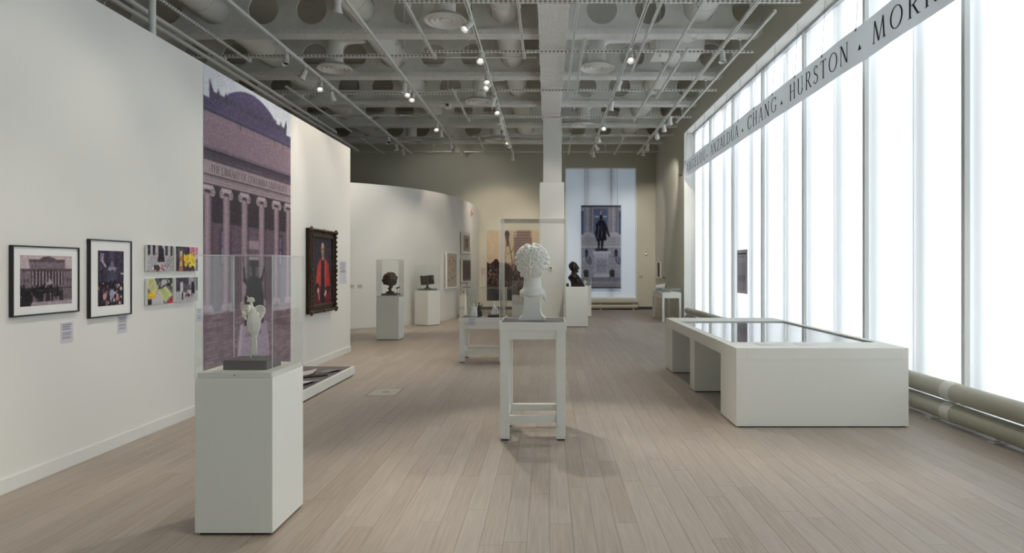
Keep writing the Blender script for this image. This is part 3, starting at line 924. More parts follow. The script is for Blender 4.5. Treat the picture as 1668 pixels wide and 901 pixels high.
def spot(X, Y, target, label, power=0, cone=50, colr=NEUT, blend=0.6):
    t = thing('track_spotlight', label, 'spotlight', (X, Y, ZT), group='spotlights clipped to the ceiling tracks')
    o = bpy.data.objects.new('adapter', adapter_me); COL.objects.link(o); o.parent = t
    p = Vector((0, 0, -.125))
    d = (Vector(target) - (Vector((X, Y, ZT)) + p)).normalized()
    q = (-d).to_track_quat('Z', 'Y')
    h = bpy.data.objects.new('lamp_head', body_me); COL.objects.link(h); h.parent = t; h.location = p; h.rotation_mode = 'QUATERNION'; h.rotation_quaternion = q
    i2 = bpy.data.objects.new('baffle', inner_me); COL.objects.link(i2); i2.parent = h
    l = bpy.data.objects.new('lens', lens_on if power else lens_off); COL.objects.link(l); l.parent = h
    if power:
        ld = bpy.data.lights.new('spot_beam', 'SPOT'); ld.energy = power * SPOT_GAIN; ld.spot_size = R(cone); ld.spot_blend = blend; ld.color = colr; ld.shadow_soft_size = .045
        lo = bpy.data.objects.new('spot_beam', ld); COL.objects.link(lo); lo.parent = h; lo.location = (0, 0, -.18)
HEADS = {
 'A': [(11.77, (-4.5, 10.5, 0), 0), (12.69, (-6.0, 12.5, 2.5), 0), (13.54, (-4.0, 10.8, 0), 60), (14.23, (-4.6, 16.6, 2.2), 260), (19.3, (-4.2, 17.2, 2), 0), (20.3, (-4.4, 20, 1), 0), (21.2, (-4, 21.4, 1), 0)],
 'B': [(9.3, (-3.68, 10.7, 1.3), 150), (13.6, (-3.4, 14.1, 1.0), 120), (14.07, (-3.66, 11.2, 1.6), 160), (14.4, (-3.0, 11.6, 0), 150), (17.5, (-2.6, 14.6, 0), 110), (18.2, (-3.1, 18.9, 1.5), 150), (20.0, (-2.7, 20.9, 1.9), 120), (20.8, (-3.4, 24, 3.9), 55)],
 'C': [(3.4, (-2.9, 4.4, 0), 150), (5.2, (-3.72, 4.6, 1.2), 85), (6.3, (-3.72, 5.9, 1.3), 60), (8.5, (.1, 5.8, .9), 480), (10.2, (-3.68, 8.1, 1.9), 190), (11.75, (-1.0, 7.9, 0), 150), (13.0, (-1.1, 11.0, .8), 150), (13.6, (-3.66, 10.4, 1.8), 250), (14.7, (-3.2, 17.4, 1.2), 200), (15.6, (-.9, 12.6, 0), 140),  # first three heads are out of view, added to brighten near floor and partition
       (16.6, (-1.6, 17, 0), 120), (17.2, (-2, 20, 0), 0), (18.0, (-1.8, 19, 0), 0), (18.7, (-1.5, 24, 1.9), 260), (19.3, (-2.0, 24, 2.3), 200), (19.9, (-.6, 24, 1.5), 160), (22.2, (-1, 24, 1), 0)],
 'D': [(5.6, (.9, 3.8, 0), 220), (8.5, (-1.85, 4.0, .8), 520), (11.7, (1.2, 8.0, 0), 170), (13.4, (.1, 17.5, 2.6), 230), (15.1, (.78, 17.1, 1.3), 170), (17.4, (1.4, 14.0, 0), 140), (19.1, (1.9, 23.9, 2.4), 230), (20.4, (3.6, 24, 2.6), 150), (21.5, (1.9, 23.9, 1), 0)],  # first head is out of view, added as general light for the near floor
 'E': [(4.2, (2.7, 6.4, .3), 200), (11.6, (3.0, 11.2, 0), 0), (16.6, (3.45, 19.2, .8), 130), (17.5, (3.9, 21, 1.5), 130), (18.6, (3.9, 22.4, 3.0), 220), (20.3, (2.6, 22, 0), 0), (21.3, (3, 21.6, 0), 0)],  # first head is out of view, added to lift the display case front
}
for k, L in HEADS.items():
    X, wh = TRACKS[k]
    for i, (Y, tg, pw) in enumerate(L):
        warm = k in 'B' or (k == 'C' and Y > 13)
        spot(X, Y, tg, 'white spotlight %s on the track %s' % (ORD[i], wh), pw, 46 if pw == 480 else 32 if pw == 520 else 100 if pw == 55 else 62 if pw > 250 else 54, WARM if (warm and pw != 55) or Y < 4 else NEUT)

# small ceiling fittings
for X, Y, lab in ((-1.35, 12.9, 'left of the girder'), (-2.9, 13.1, 'above the partition'), (2.2, 12.8, 'over the display table')):
    t = thing('sprinkler', 'small white ceiling sprinkler %s' % lab, 'sprinkler', (X, Y, 5.72))
    MB().cyl((0, 0, .03), (0, 0, 1.2), .012, n=8).build('drop_pipe', 'rail_paint', t)
    MB().lathe([(.012, .03), (.03, .02), (.03, .01), (.012, .0), (.03, -.02), (.03, -.026)], n=12).build('sprinkler_head', 'rail_paint', t)
t = thing('ceiling_camera', 'small white box camera hanging between the ceiling beams', 'camera', (-2.45, 15.9, 5.5))
MB().box(-.07, -.09, -.06, .07, .09, .06).build('housing', 'lamp_paint', t, bevel=.01)
MB().cyl((0, -.09, 0), (0, -.12, 0), .035, n=16).build('camera_lens', 'lens_off', t)
MB().cyl((0, 0, .06), (0, 0, 1.499), .008, n=8).build('hanger_rod', 'rail_paint', t)
for y, lab in ((13.7, 'first'), (16.3, 'second'), (18.9, 'third')):
    tag(MB().cyl((-8.9, 0, 0), (-.25, 0, 0), .022, n=10).build('conduit', 'rail_paint', smooth='auto', loc=(0, y, 5.98)), 'thin white conduit crossing below the ducts, %s from the entrance' % lab, 'pipe')

# ================================================================== BIG WALL MURAL
MY0, MY1, MZ0, MZ1 = 6.984, 9.284, 0.14, 3.745
cv_ = Canvas(MY1 - MY0, MZ1 - MZ0, 190, 480, (222, 225, 234))
def U(y): return y - MY0
def V(z): return z - MZ0
C = cv_
C.noise(.012)
# dome and crest
dome = [(U(7.44), V(3.50))] + [(U(7.44 + 1.36 * k / 20), V(3.50 + .20 * math.sin(PI * k / 20) ** .75)) for k in range(21)] + [(U(8.80), V(3.50))]
C.poly(dome, (86, 78, 112))
for k in range(26):
    x = 7.5 + k * .05
    C.line(U(x), V(3.46), U(x), V(3.50 + .10 * math.sin(PI * (x - 7.44) / 1.36)), .012, (58, 52, 76), .7)
C.rect(U(7.11), V(3.40), U(9.14), V(3.50), (84, 76, 104))
for k in range(60):
    C.rect(U(7.11 + k * .034), V(3.42), U(7.11 + k * .034 + .015), V(3.49), (62, 55, 78))
for k, x in enumerate(np.linspace(7.13, 9.12, 13)):
    C.poly([(U(x - .035), V(3.49)), (U(x + .035), V(3.49)), (U(x), V(3.56))], (74, 66, 92))
C.poly([(U(7.1), V(3.5)), (U(7.19), V(3.5)), (U(7.11), V(3.62))], (74, 66, 92)); C.poly([(U(9.06), V(3.5)), (U(9.15), V(3.5)), (U(9.14), V(3.62))], (74, 66, 92))
C.rect(0, V(3.255), 2.4, V(3.405), (80, 72, 104)); C.rect(0, V(3.255), 2.4, V(3.275), (48, 42, 62)); C.rect(0, V(3.30), 2.4, V(3.31), (98, 90, 120))
# brick attic
C.rect(0, V(2.88), 2.4, V(3.255), (146, 124, 138))
for r_ in range(16):
    z = 2.88 + r_ * .0235
    C.rect(0, V(z), 2.4, V(z) + .007, (120, 98, 112), .6)
    for k in range(60):
        x = (k + (r_ % 2) * .5) * .04
        C.rect(x, V(z), x + .006, V(z) + .022, (122, 100, 114), .45)
for x in (7.8, 8.75, 9.0): C.rect(U(x), V(3.18), U(x) + .025, V(3.255), (92, 78, 92))
# cornice
C.rect(0, V(2.72), 2.4, V(2.88), (70, 60, 76)); C.rect(0, V(2.855), 2.4, V(2.88), (118, 104, 118)); C.rect(0, V(2.83), 2.4, V(2.845), (46, 38, 52))
for k in range(40): C.rect(k * .06, V(2.735), k * .06 + .03, V(2.775), (112, 98, 112), .8)
# frieze and architrave
C.rect(0, V(2.57), 2.4, V(2.72), (164, 146, 152)); C.rect(0, V(2.555), 2.4, V(2.57), (66, 56, 66))
C.rect(0, V(2.47), 2.4, V(2.555), (168, 150, 158))
for z in (2.50, 2.525, 2.545): C.rect(0, V(z), 2.4, V(z) + .008, (118, 102, 112))
# porch shade, door and windows between the columns
C.rect(0, V(1.06), 2.4, V(2.47), (104, 86, 98)); C.rect(0, V(2.05), 2.4, V(2.47), (58, 48, 58))
for x0_, x1_ in ((7.36, 7.46), (8.86, 8.97)):
    C.rect(U(x0_) - .05, V(1.55), U(x1_) + .05, V(2.0), (76, 64, 78)); C.rect(U(x0_), V(1.60), U(x1_), V(1.78), (128, 124, 160)); C.rect(U(x0_), V(1.81), U(x1_), V(1.96), (112, 106, 140))
C.rect(U(8.0), V(1.1), U(8.3), V(1.95), (112, 92, 104)); C.rect(U(8.05), V(1.1), U(8.27), V(1.62), (98, 92, 112)); C.rect(U(8.04), V(1.56), U(8.28), V(1.64), (48, 40, 50))
C.rect(U(7.98), V(1.78), U(8.32), V(1.88), (160, 142, 150)); C.rect(U(8.0), V(1.64), U(8.3), V(1.70), (150, 132, 142))
for k in range(5): C.rect(U(8.03 + k * .05), V(1.65), U(8.06 + k * .05), V(1.69), (196, 182, 190))
C.noise(.02)
# columns
for cy_ in (7.07, 7.475, 7.91, 8.372, 8.814, 9.2):
    for k in range(12):
        t_ = k / 11; sh = 1 - .32 * abs(t_ - .42) ** 1.3 * 2
        if k % 2: sh *= .95
        C.rect(U(cy_ - .078 + .156 * k / 12), V(1.13), U(cy_ - .078 + .156 * (k + 1) / 12) + .001, V(2.38), (176 * sh, 152 * sh, 164 * sh))
    C.rect(U(cy_ + .075), V(1.12), U(cy_ + .11), V(2.33), (60, 50, 60), .55)
    C.rect(U(cy_ - .115), V(2.40), U(cy_ + .115), V(2.455), (188, 172, 178))
    for s in (-1, 1):
        C.ell(U(cy_ + s * .105), V(2.385), .048, .05, (196, 182, 188)); C.ell(U(cy_ + s * .105), V(2.385), .03, .032, (96, 80, 92)); C.ell(U(cy_ + s * .105), V(2.385), .016, .018, (196, 182, 188))
    C.rect(U(cy_ - .07), V(2.36), U(cy_ + .07), V(2.375), (86, 72, 84))
    C.rect(U(cy_ - .10), V(1.10), U(cy_ + .10), V(1.14), (178, 156, 166)); C.rect(U(cy_ - .12), V(1.05), U(cy_ + .12), V(1.10), (166, 146, 156))
# brick paved court
C.rect(0, V(.1), 2.4, V(1.05), (138, 112, 126))
for r_ in range(26):
    z = 1.05 - .92 * (r_ / 26) ** 1.15
    C.rect(0, V(z) - .006, 2.4, V(z) + .004, (96, 76, 90), .6)
    for k in range(26):
        x = RNG.uniform(0, 2.3); C.rect(x, V(z) - .028, x + RNG.uniform(.05, .2), V(z), (164, 138, 150) if k % 2 else (112, 90, 104), .45)
# statue: seated figure with raised arms on a stone block
st = (42, 36, 48)
C.poly([(U(7.80), V(.86)), (U(8.52), V(.86)), (U(8.62), V(.36)), (U(7.70), V(.36))], (172, 154, 176)); C.rect(U(7.76), V(.34), U(8.62), V(.40), (150, 130, 150))
C.poly([(U(7.80), V(.86)), (U(7.86), V(.86)), (U(7.80), V(.36)), (U(7.70), V(.36))], (196, 180, 198))
C.rect(U(7.9), V(.84), U(8.42), V(1.2), st); C.poly([(U(7.93), V(1.2)), (U(8.42), V(1.2)), (U(8.36), V(1.42)), (U(8.0), V(1.42))], st)
C.ell(U(8.15), V(1.33), .19, .12, st); C.ell(U(8.15), V(1.52), .05, .075, st); C.rect(U(8.12), V(1.42), U(8.18), V(1.5), st)
C.line(U(8.02), V(1.34), U(7.90), V(1.40), .06, st); C.line(U(7.92), V(1.38), U(7.89), V(1.54), .045, st); C.line(U(7.89), V(1.44), U(7.88), V(1.70), .02, st)
C.line(U(8.28), V(1.34), U(8.38), V(1.40), .06, st); C.line(U(8.37), V(1.38), U(8.44), V(1.54), .045, st)
for k in range(40):
    x = RNG.uniform(7.95, 8.38); z = RNG.uniform(.88, 1.4); C.line(U(x), V(z), U(x + RNG.uniform(-.03, .03)), V(z + .09), .009, (96, 88, 104), .6)
C.noise(.05, cells=2); C.blur(1); C.noise(.02)
mural = C.build('wall_mural')
mural.location = on_wall((MY0 + MY1) / 2, MZ0, 0.003); mural.rotation_euler.z = WTH
tag(mural, 'tall printed mural of a columned stone building with a seated statue', 'mural')
write('THE LIBRARY OF COLUMBIA UNIVERSITY', mural, -1.0, 1.02, V(2.60), .085, -.0006, 'ink_brown', .0005, False)
write('ALMA MATER', mural, -.22, .24, V(.70), .05, -.0006, 'ink_brown', .0005, False)

# ================================================================== FRAMED PICTURES ON THE PARTITION
def place_on_wall(t, Y, Z, off=0.0):
    t.location = on_wall(Y, Z, off); t.rotation_euler = (0, 0, WTH)
def framed(name, label, w, h, canvas, bw, depth, frame_m, margin, board_m='mat_board', cat='picture', group=None, bevel=.002):
    """origin at the bottom centre of the back; front faces local -y"""
    t = thing(name, label, cat, group=group)
    mb = MB()
    for (a, b_, c_, d_) in ((-w / 2, 0, -w / 2 + bw, h), (w / 2 - bw, 0, w / 2, h), (-w / 2 + bw, 0, w / 2 - bw, bw), (-w / 2 + bw, h - bw, w / 2 - bw, h)):
        mb.box(a, -depth, b_, c_, 0, d_)
    mb.build('frame', frame_m, t, bevel=bevel)
    MB().box(-w / 2 + bw * .6, -depth + .010, bw * .6, w / 2 - bw * .6, -.002, h - bw * .6).build('mat_board', board_m, t)
    p = canvas.build('print', t); p.location = (0, -depth + .009, margin)
    return t

# photograph 1: crowd before a columned building
c1 = Canvas(.49, .365, 120, 90, (188, 170, 176)); C = c1
C.rect(0, .2, .5, .37, (196, 178, 182)); C.poly([(.07, .335), (.42, .335), (.40, .28), (.09, .28)], (92, 78, 88)); C.poly([(.17, .335), (.20, .352), (.25, .36), (.30, .352), (.33, .335)], (84, 72, 82))
C.rect(.08, .262, .42, .315, (128, 112, 122)); C.rect(.0, .25, .5, .268, (84, 72, 80)); C.rect(0, .13, .5, .25, (124, 108, 118)); C.rect(.10, .14, .40, .25, (50, 42, 50))
for k in range(10): C.rect(.105 + k * .0305, .14, .119 + k * .0305, .25, (160, 144, 152))
for x in (.03, .06, .44, .47): C.rect(x, .17, x + .012, .20, (70, 60, 68))
C.poly([(.22, .13), (.27, .20), (.32, .13)], (176, 160, 166)); C.rect(.235, .10, .285, .15, (64, 56, 64)); C.rect(.23, .09, .28, .105, (214, 208, 212))
C.rect(0, 0, .5, .1, (120, 104, 114)); C.rect(0, .09, .5, .13, (52, 44, 50)); C.rect(.36, .05, .5, .12, (112, 98, 106)); C.rect(.1, 0, .5, .03, (168, 154, 160))
for k in range(60):
    x = RNG.uniform(0, .36); C.ell(x, RNG.uniform(.06, .14), .008, .02, (30, 26, 32)); 
for x in (.05, .075, .16, .18, .2, .24, .26, .29, .37, .39): C.rect(x - .008, .03, x + .008, .10, (26, 22, 28)); C.ell(x, .108, .007, .009, (50, 42, 46))
C.ell(.06, .05, .05, .05, (30, 26, 32)); C.rect(0, 0, .09, .06, (28, 24, 30)); C.noise(.10, cells=2); C.blur(1); C.noise(.04)
t = framed('framed_photograph', 'black-framed photograph of a crowd before a columned building', .634, .503, c1, .011, .03, 'black_frame', .069)
place_on_wall(t, 4.814, 1.204)
# photograph 2: bronze figure above a crowd
c2 = Canvas(.32, .462, 90, 120, (52, 44, 62)); C = c2
C.rect(.02, .3, .06, .462, (70, 62, 84)); C.rect(.14, .2, .2, .462, (76, 66, 88)); C.rect(.24, .18, .3, .462, (64, 54, 74))
C.rect(.03, .37, .07, .44, (150, 130, 150)); C.line(.05, .38, .09, .33, .02, (190, 170, 180))
C.ell(.175, .355, .016, .02, (120, 120, 132)); C.poly([(.11, .32), (.24, .32), (.23, .2), (.11, .2)], (60, 58, 76)); C.line(.22, .32, .28, .35, .024, (58, 54, 72)); C.line(.13, .32, .09, .28, .022, (70, 66, 84))
C.ell(.175, .31, .055, .022, (138, 136, 150)); C.ell(.17, .24, .06, .06, (74, 72, 92)); C.rect(.28, .26, .32, .275, (206, 196, 204))
C.rect(0, 0, .32, .2, (36, 28, 36))
C.speckle(90, 0, 0, .32, .2, .012, [(24, 18, 24), (90, 60, 66), (140, 110, 116), (52, 44, 72), (206, 196, 206), (30, 24, 34), (44, 34, 44)])
C.ell(.17, .10, .03, .04, (150, 150, 178)); C.ell(.08, .08, .022, .03, (196, 150, 156)); C.ell(.24, .06, .024, .022, (206, 130, 130)); C.noise(.12, cells=2); C.blur(1); C.noise(.04)
t = framed('framed_photograph', 'upright black-framed photograph of a statue above a crowd', .52, .645, c2, .011, .03, 'black_frame', .0915)
place_on_wall(t, 5.506, 1.138)
# four small mounted prints
def block_print(label, canvas, Y, Z, w, h):
    t = thing('mounted_print', label, 'picture', group='four small colour prints in a square'); place_on_wall(t, Y, Z)
    MB().box(-w / 2, -.032, 0, w / 2, -.008, h).build('panel', 'mat_board', t); MB().box(-w / 3, -.008, h * .2, w / 3, 0, h * .8).build('spacer', 'dark_steel', t)
    p = canvas.build('print', t); p.location.y = -.0325
W4, H4 = .39, .245
c = Canvas(W4, H4, 78, 50, (176, 172, 178)); C = c
C.rect(0, .14, W4, H4, (186, 182, 188))
for x in (0, .075, .16, .27, .355): C.rect(x, .15, x + .042, H4, (60, 54, 60))
C.poly([(.15, .09), (.26, .09), (.24, .22), (.17, .22)], (38, 36, 44)); C.ell(.205, .225, .014, .018, (38, 36, 44)); C.rect(.14, .05, .26, .09, (196, 192, 198)); C.line(.26, .04, .37, .16, .006, (88, 84, 90)); C.line(.3, .04, .39, .13, .006, (100, 96, 100))
C.speckle(30, .08, .01, .28, .05, .012, [(30, 28, 30), (230, 228, 230), (196, 60, 70)]); C.noise(.10, cells=2); C.blur(1); C.noise(.03)
block_print('small mounted print, upper one beside the framed photograph, grey statue on plaza', c, 6.176, 1.515, W4, H4)
c = Canvas(W4, H4, 78, 50, (56, 52, 54)); C = c
C.speckle(160, 0, 0, W4, H4, .014, [(40, 40, 38), (80, 76, 78), (110, 100, 110), (96, 50, 110), (60, 66, 50)])
C.speckle(40, .24, .12, W4, H4, .018, [(220, 150, 170), (236, 176, 190), (196, 120, 140)]); C.speckle(60, .14, .05, .34, .16, .018, [(240, 200, 50), (228, 180, 40), (250, 220, 90)])
C.rect(.06, .04, .11, .20, (206, 190, 170)); C.ell(.085, .12, .022, .03, (200, 120, 60)); C.rect(.05, .0, .12, .05, (180, 120, 90)); C.noise(.10, cells=2); C.blur(1); C.noise(.03)
block_print('small mounted print of yellow and pink flowers', c, 6.625, 1.515, W4, H4)
c = Canvas(W4, H4, 78, 50, (120, 118, 120)); C = c
C.speckle(90, .1, .15, W4, H4, .02, [(50, 50, 52), (90, 88, 90), (190, 188, 192), (56, 64, 50)])
C.rect(.06, 0, .24, .14, (196, 192, 196)); C.poly([(.0, .245), (.11, .245), (.16, .13), (.07, .10), (.0, .16)], (206, 206, 150)); C.poly([(.16, .12), (.28, .17), (.39, .08), (.27, .01)], (206, 214, 150))
C.poly([(.29, 0), (.39, .07), (.39, 0)], (190, 44, 66)); C.speckle(26, .01, .06, .11, .11, .012, [(240, 206, 60), (226, 184, 50)]); C.rect(0, 0, .06, .05, (40, 36, 44))
for k in range(7): C.line(.2 + k * .012, .115 - k * .014, .27 + k * .012, .145 - k * .014, .004, (140, 148, 100)); C.line(.02, .23 - k * .014, .09, .22 - k * .014, .003, (140, 140, 100))
C.noise(.08, cells=2); C.blur(1); C.noise(.02)
block_print('small mounted print of handwritten notes with a red corner', c, 6.176, 1.205, W4, H4)
c = Canvas(W4, H4, 78, 50, (186, 182, 188)); C = c
C.rect(0, .11, W4, H4, (66, 60, 68)); C.rect(.22, .13, .32, H4, (176, 172, 178)); C.rect(.07, .08, .12, .2, (206, 202, 208)); C.poly([(.12, .1), (.25, .08), (.25, .17), (.12, .19)], (98, 94, 104)); C.poly([(.26, .08), (.34, .08), (.31, .2), (.27, .2)], (36, 34, 42))
C.rect(.2, .07, .27, .12, (206, 202, 208)); C.speckle(14, .17, .06, .29, .08, .01, [(190, 50, 60), (40, 40, 44)]); C.rect(.10, .02, .12, .09, (24, 22, 26)); C.ell(.11, .095, .008, .01, (30, 26, 28)); C.noise(.10, cells=2); C.blur(1); C.noise(.03)
block_print('small mounted print of a person standing near a dark statue', c, 6.625, 1.205, W4, H4)

# wall labels
def label_card(lab, w, h, n, loc, rotz, m='white_card', tone=(206, 206, 216), dark=(138, 136, 150), cat='label'):
    c = Canvas(w, h, 28, 36, tone); c.text_lines(w * .1, h * .62, w * .9, h * .94, max(2, n // 3), (110, 108, 122)); c.text_lines(w * .1, h * .18, w * .9, h * .58, n, dark)
    t = thing('wall_label', lab, cat, loc, rotz)
    MB().box(-w / 2, -.004, 0, w / 2, 0, h).build('card', m, t); p = c.build('print', t); p.location.y = -.0045
for lab, Y, Z, w, h, n in (('small pale text label below the framed crowd photograph', 5.03, .972, .125, .155, 9), ('small pale text label below the upright statue photograph', 5.675, .985, .12, .145, 9),
                           ('small pale text label under the four small prints', 6.90, .98, .10, .14, 8), ('upright pale text label beside the robed portrait', 11.58, 1.265, .36, .40, 14)):
    label_card(lab, w, h, n, on_wall(Y, Z), WTH)

# portrait in a carved frame
PWd, PH = 1.15, 1.315
c = Canvas(PWd - .26, PH - .26, 110, 130, (52, 46, 58)); C = c
W_, H_ = C.w, C.h; cx_ = W_ * .52
C.rect(0, 0, W_, H_ * .5, (58, 46, 50)); C.noise(.03, cells=4)
C.ell(cx_ + .02, H_ * .20, .34, .34, (96, 22, 34)); C.poly([(cx_ - .30, 0), (cx_ + .34, 0), (cx_ + .30, H_ * .45), (cx_ - .26, H_ * .45)], (110, 26, 36))
C.poly([(cx_ - .07, H_ * .70), (cx_ + .09, H_ * .70), (cx_ + .27, H_ * .60), (cx_ + .33, H_ * .26), (cx_ - .33, H_ * .26), (cx_ - .23, H_ * .60)], (176, 52, 50))
C.poly([(cx_ - .20, H_ * .6), (cx_ - .08, H_ * .68), (cx_ - .10, H_ * .26), (cx_ - .30, H_ * .3)], (196, 68, 60)); C.poly([(cx_ + .1, H_ * .68), (cx_ + .16, H_ * .66), (cx_ + .12, H_ * .25), (cx_ + .08, H_ * .25)], (206, 86, 76))
C.poly([(cx_ - .06, H_ * .69), (cx_ + .07, H_ * .69), (cx_ + .10, H_ * .02), (cx_ - .10, H_ * .02)], (30, 26, 36)); C.poly([(cx_ - .035, H_ * .70), (cx_ + .045, H_ * .70), (cx_ + .005, H_ * .63)], (214, 206, 200)); C.rect(cx_ - .008, H_ * .57, cx_ + .014, H_ * .66, (40, 36, 48))
C.rect(cx_ - .035, H_ * .69, cx_ + .04, H_ * .75, (176, 132, 108)); C.ell(cx_, H_ * .82, .068, .105, (196, 156, 128)); C.ell(cx_ + .025, H_ * .80, .042, .085, (150, 106, 86), .7); C.ell(cx_ - .005, H_ * .885, .058, .045, (206, 172, 146))
C.rect(cx_ - .045, H_ * .825, cx_ + .045, H_ * .835, (84, 62, 56)); C.rect(cx_ - .022, H_ * .765, cx_ + .025, H_ * .772, (130, 70, 64)); C.line(cx_ - .004, H_ * .83, cx_ - .008, H_ * .79, .01, (226, 190, 164))
C.ell(cx_ - .24, H_ * .27, .075, .05, (28, 24, 32)); C.ell(cx_ - .20, H_ * .21, .045, .045, (206, 178, 164)); C.line(cx_ - .2, H_ * .2, cx_ - .15, H_ * .07, .03, (196, 186, 186))
C.ell(cx_ + .22, H_ * .22, .08, .05, (28, 24, 32)); C.ell(cx_ + .13, H_ * .17, .045, .04, (206, 166, 146)); C.ell(cx_ + .10, H_ * .13, .05, .015, (222, 214, 210), 1, -.6)
C.noise(.06, cells=3); C.blur(2); C.noise(.02)
t = thing('framed_portrait', 'oil portrait of a person in a red robe, dark carved frame', 'painting'); place_on_wall(t, 10.43, .84)
mb = MB(); bw = .13
for s in (-1, 1):
    xa = s * PWd / 2
    mb.box(min(xa, xa - s * bw), -.055, 0, max(xa, xa - s * bw), 0, PH); mb.box(min(xa, xa - s * .04), -.085, 0, max(xa, xa - s * .04), 0, PH); mb.box(min(xa - s * .1, xa - s * bw), -.075, bw * .9, max(xa - s * .1, xa - s * bw), 0, PH - bw * .9)
for z in (0, PH):
    s = -1 if z == 0 else 1
    mb.box(-PWd / 2, -.055, min(z, z - s * bw), PWd / 2, 0, max(z, z - s * bw)); mb.box(-PWd / 2, -.085, min(z, z - s * .04), PWd / 2, 0, max(z, z - s * .04)); mb.box(-PWd / 2 + .1, -.075, min(z - s * .1, z - s * bw), PWd / 2 - .1, 0, max(z - s * .1, z - s * bw))
mb.build('frame', 'gilt_frame', t, bevel=.008)
orn = MB()
for k in range(17):
    f_ = k / 16; r_ = .034 if k in (0, 8, 16) else .015
    for s in (-1, 1): orn.ell((s * (PWd / 2 - .025), -.08, .02 + f_ * (PH - .04)), (r_, .03, r_ * 1.4), nu=8, nv=6)
    for z in (.025, PH - .025): orn.ell((-PWd / 2 + f_ * PWd, -.08, z), (r_ * 1.4, .03, r_), nu=8, nv=6)
orn.build('carved_ornament', 'gilt_frame', t, smooth=True)['kind'] = 'stuff'
MB().box(-PWd / 2 + .12, -.045, .12, PWd / 2 - .12, -.01, PH - .12).build('canvas_backing', 'book_dark', t)
p = c.build('painted_canvas', t); p.location = (0, -.047, .13)

# ================================================================== LOW PLATFORM WITH PAPERS
t = thing('low_platform', 'low white platform with a grey top at the foot of the mural', 'platform', (-3.24, 8.17, 0), R(-.6))
MB().box(-.44, -1.22, .015, .44, 1.22, .13).build('body', 'paint_pedestal', t, bevel=.004)
MB().box(-.42, -1.20, 0, .42, 1.20, .015).build('plinth_recess', 'rubber', t)
MB().box(-.40, -1.18, .13, .405, 1.18, .1325).build('felt_top', 'grey_felt', t)
def sheet(name, lab, cat, X, Y, Z, w, d, rz, m, curl=.02, group=None, canvas=None):
    mb = MB(); nn = 6; vs = []; fs = []
    for i in range(nn + 1):
        for j in range(2):
            u = i / nn - .5; vs.append((u * w, (j - .5) * d, .0025 + curl * (2 * u) ** 2 * (1 if u > 0 else .25)))
    base = len(vs)
    vs += [(v[0], v[1], v[2] - .002) for v in vs]
    for i in range(nn):
        a = 2 * i; fs += [(a, a + 2, a + 3, a + 1), (base + a + 1, base + a + 3, base + a + 2, base + a), (a, base + a, base + a + 2, a + 2), (a + 1, a + 3, base + a + 3, base + a + 1)]
    fs += [(0, 1, base + 1, base), (2 * nn, base + 2 * nn, base + 2 * nn + 1, 2 * nn + 1)]
    o = mb.add(vs, fs).build(name, m, loc=(X, Y, Z), rotz=rz); return tag(o, lab, cat, group)
sheet('paper_sheet', 'large white paper with a lifted corner on the low platform', 'paper', -3.35, 8.62, .1335, .5, .42, R(12), 'paper', .04)
sheet('paper_sheet', 'white paper with a curled edge near the platform front', 'paper', -3.10, 7.86, .1335, .4, .55, R(-14), 'paper', .03)
sheet('paper_sheet', 'small yellow paper on the low platform', 'paper', -3.45, 8.24, .1335, .3, .2, R(8), 'paper_yellow', .02)
sheet('paper_sheet', 'grey printed leaflet on the low platform', 'paper', -2.97, 8.88, .1335, .2, .26, R(-20), 'text_panel', .02)
tag(MB().box(-.16, -.02, 0, .16, .02, .03).box(-.05, -.035, 0, .09, .035, .02).build('dark_rod', 'book_dark', loc=(-3.02, 8.42, .1335), rotz=R(35), bevel=.005), 'small dark wooden handle lying on the low platform', 'handle')

# ================================================================== CASES AND PEDESTALS
def bonnet(t, x0, y0, z0, x1, y1, z1, th=.006):
    """clear five-sided cover with polished edges, panels in the parent's own coordinates"""
    P = [(x0, y0, z0, x1, y0 + th, z1), (x0, y1 - th, z0, x1, y1, z1), (x0, y0 + th, z0, x0 + th, y1 - th, z1), (x1 - th, y0 + th, z0, x1, y1 - th, z1), (x0, y0, z1 - th, x1, y1, z1)]
    P[0] = (x0, y0, z0, x1, y0 + th, z1 - th); P[1] = (x0, y1 - th, z0, x1, y1, z1 - th); P[2] = (x0, y0 + th, z0, x0 + th, y1 - th, z1 - th); P[3] = (x1 - th, y0 + th, z0, x1, y1 - th, z1 - th)
    for q in P: MB().box(*q).build('acrylic_panel', 'acrylic', t)
    e = th * .55; ed = MB()
    for X in (x0, x1 - e):
        for Y in (y0, y1 - e): ed.box(X, Y, z0, X + e, Y + e, z1)
    for Y in (y0, y1 - e): ed.box(x0, Y, z1 - e, x1, Y + e, z1)
    for X in (x0, x1 - e): ed.box(X, y0, z1 - e, X + e, y1, z1)
    ed.build('polished_edge', 'acrylic_edge', t)
def pedestal(lab, X0, X1, Y0, Y1, h, case_h=0, deck=.03, rotz=0, name='pedestal'):
    cx, cy = (X0 + X1) / 2, (Y0 + Y1) / 2; a, b_ = (X1 - X0) / 2, (Y1 - Y0) / 2
    t = thing(name, lab, 'pedestal', (cx, cy, 0), rotz)
    hb = h - (deck if case_h else 0)
    MB().box(-a, -b_, .015, a, b_, hb).build('body', 'paint_pedestal', t, bevel=.003)
    MB().box(-a + .02, -b_ + .02, 0, a - .02, b_ - .02, .015).build('plinth_recess', 'rubber', t)
    if case_h:
        MB().box(-a + .010, -b_ + .010, hb, a - .010, b_ - .010, h).build('deck', 'paint_pedestal', t, bevel=.002)
        bonnet(t, -a, -b_, hb + .0005, a, b_, h + case_h)
    return t
t = pedestal('white pedestal with a tall clear cover, standing in front of the partition', -2.043, -1.593, 3.76, 4.23, .941, .683)
MB().cyl((0, -.2255, .926), (0, -.2245, .926), .004, n=10).build('lock_hole', 'rubber', t)
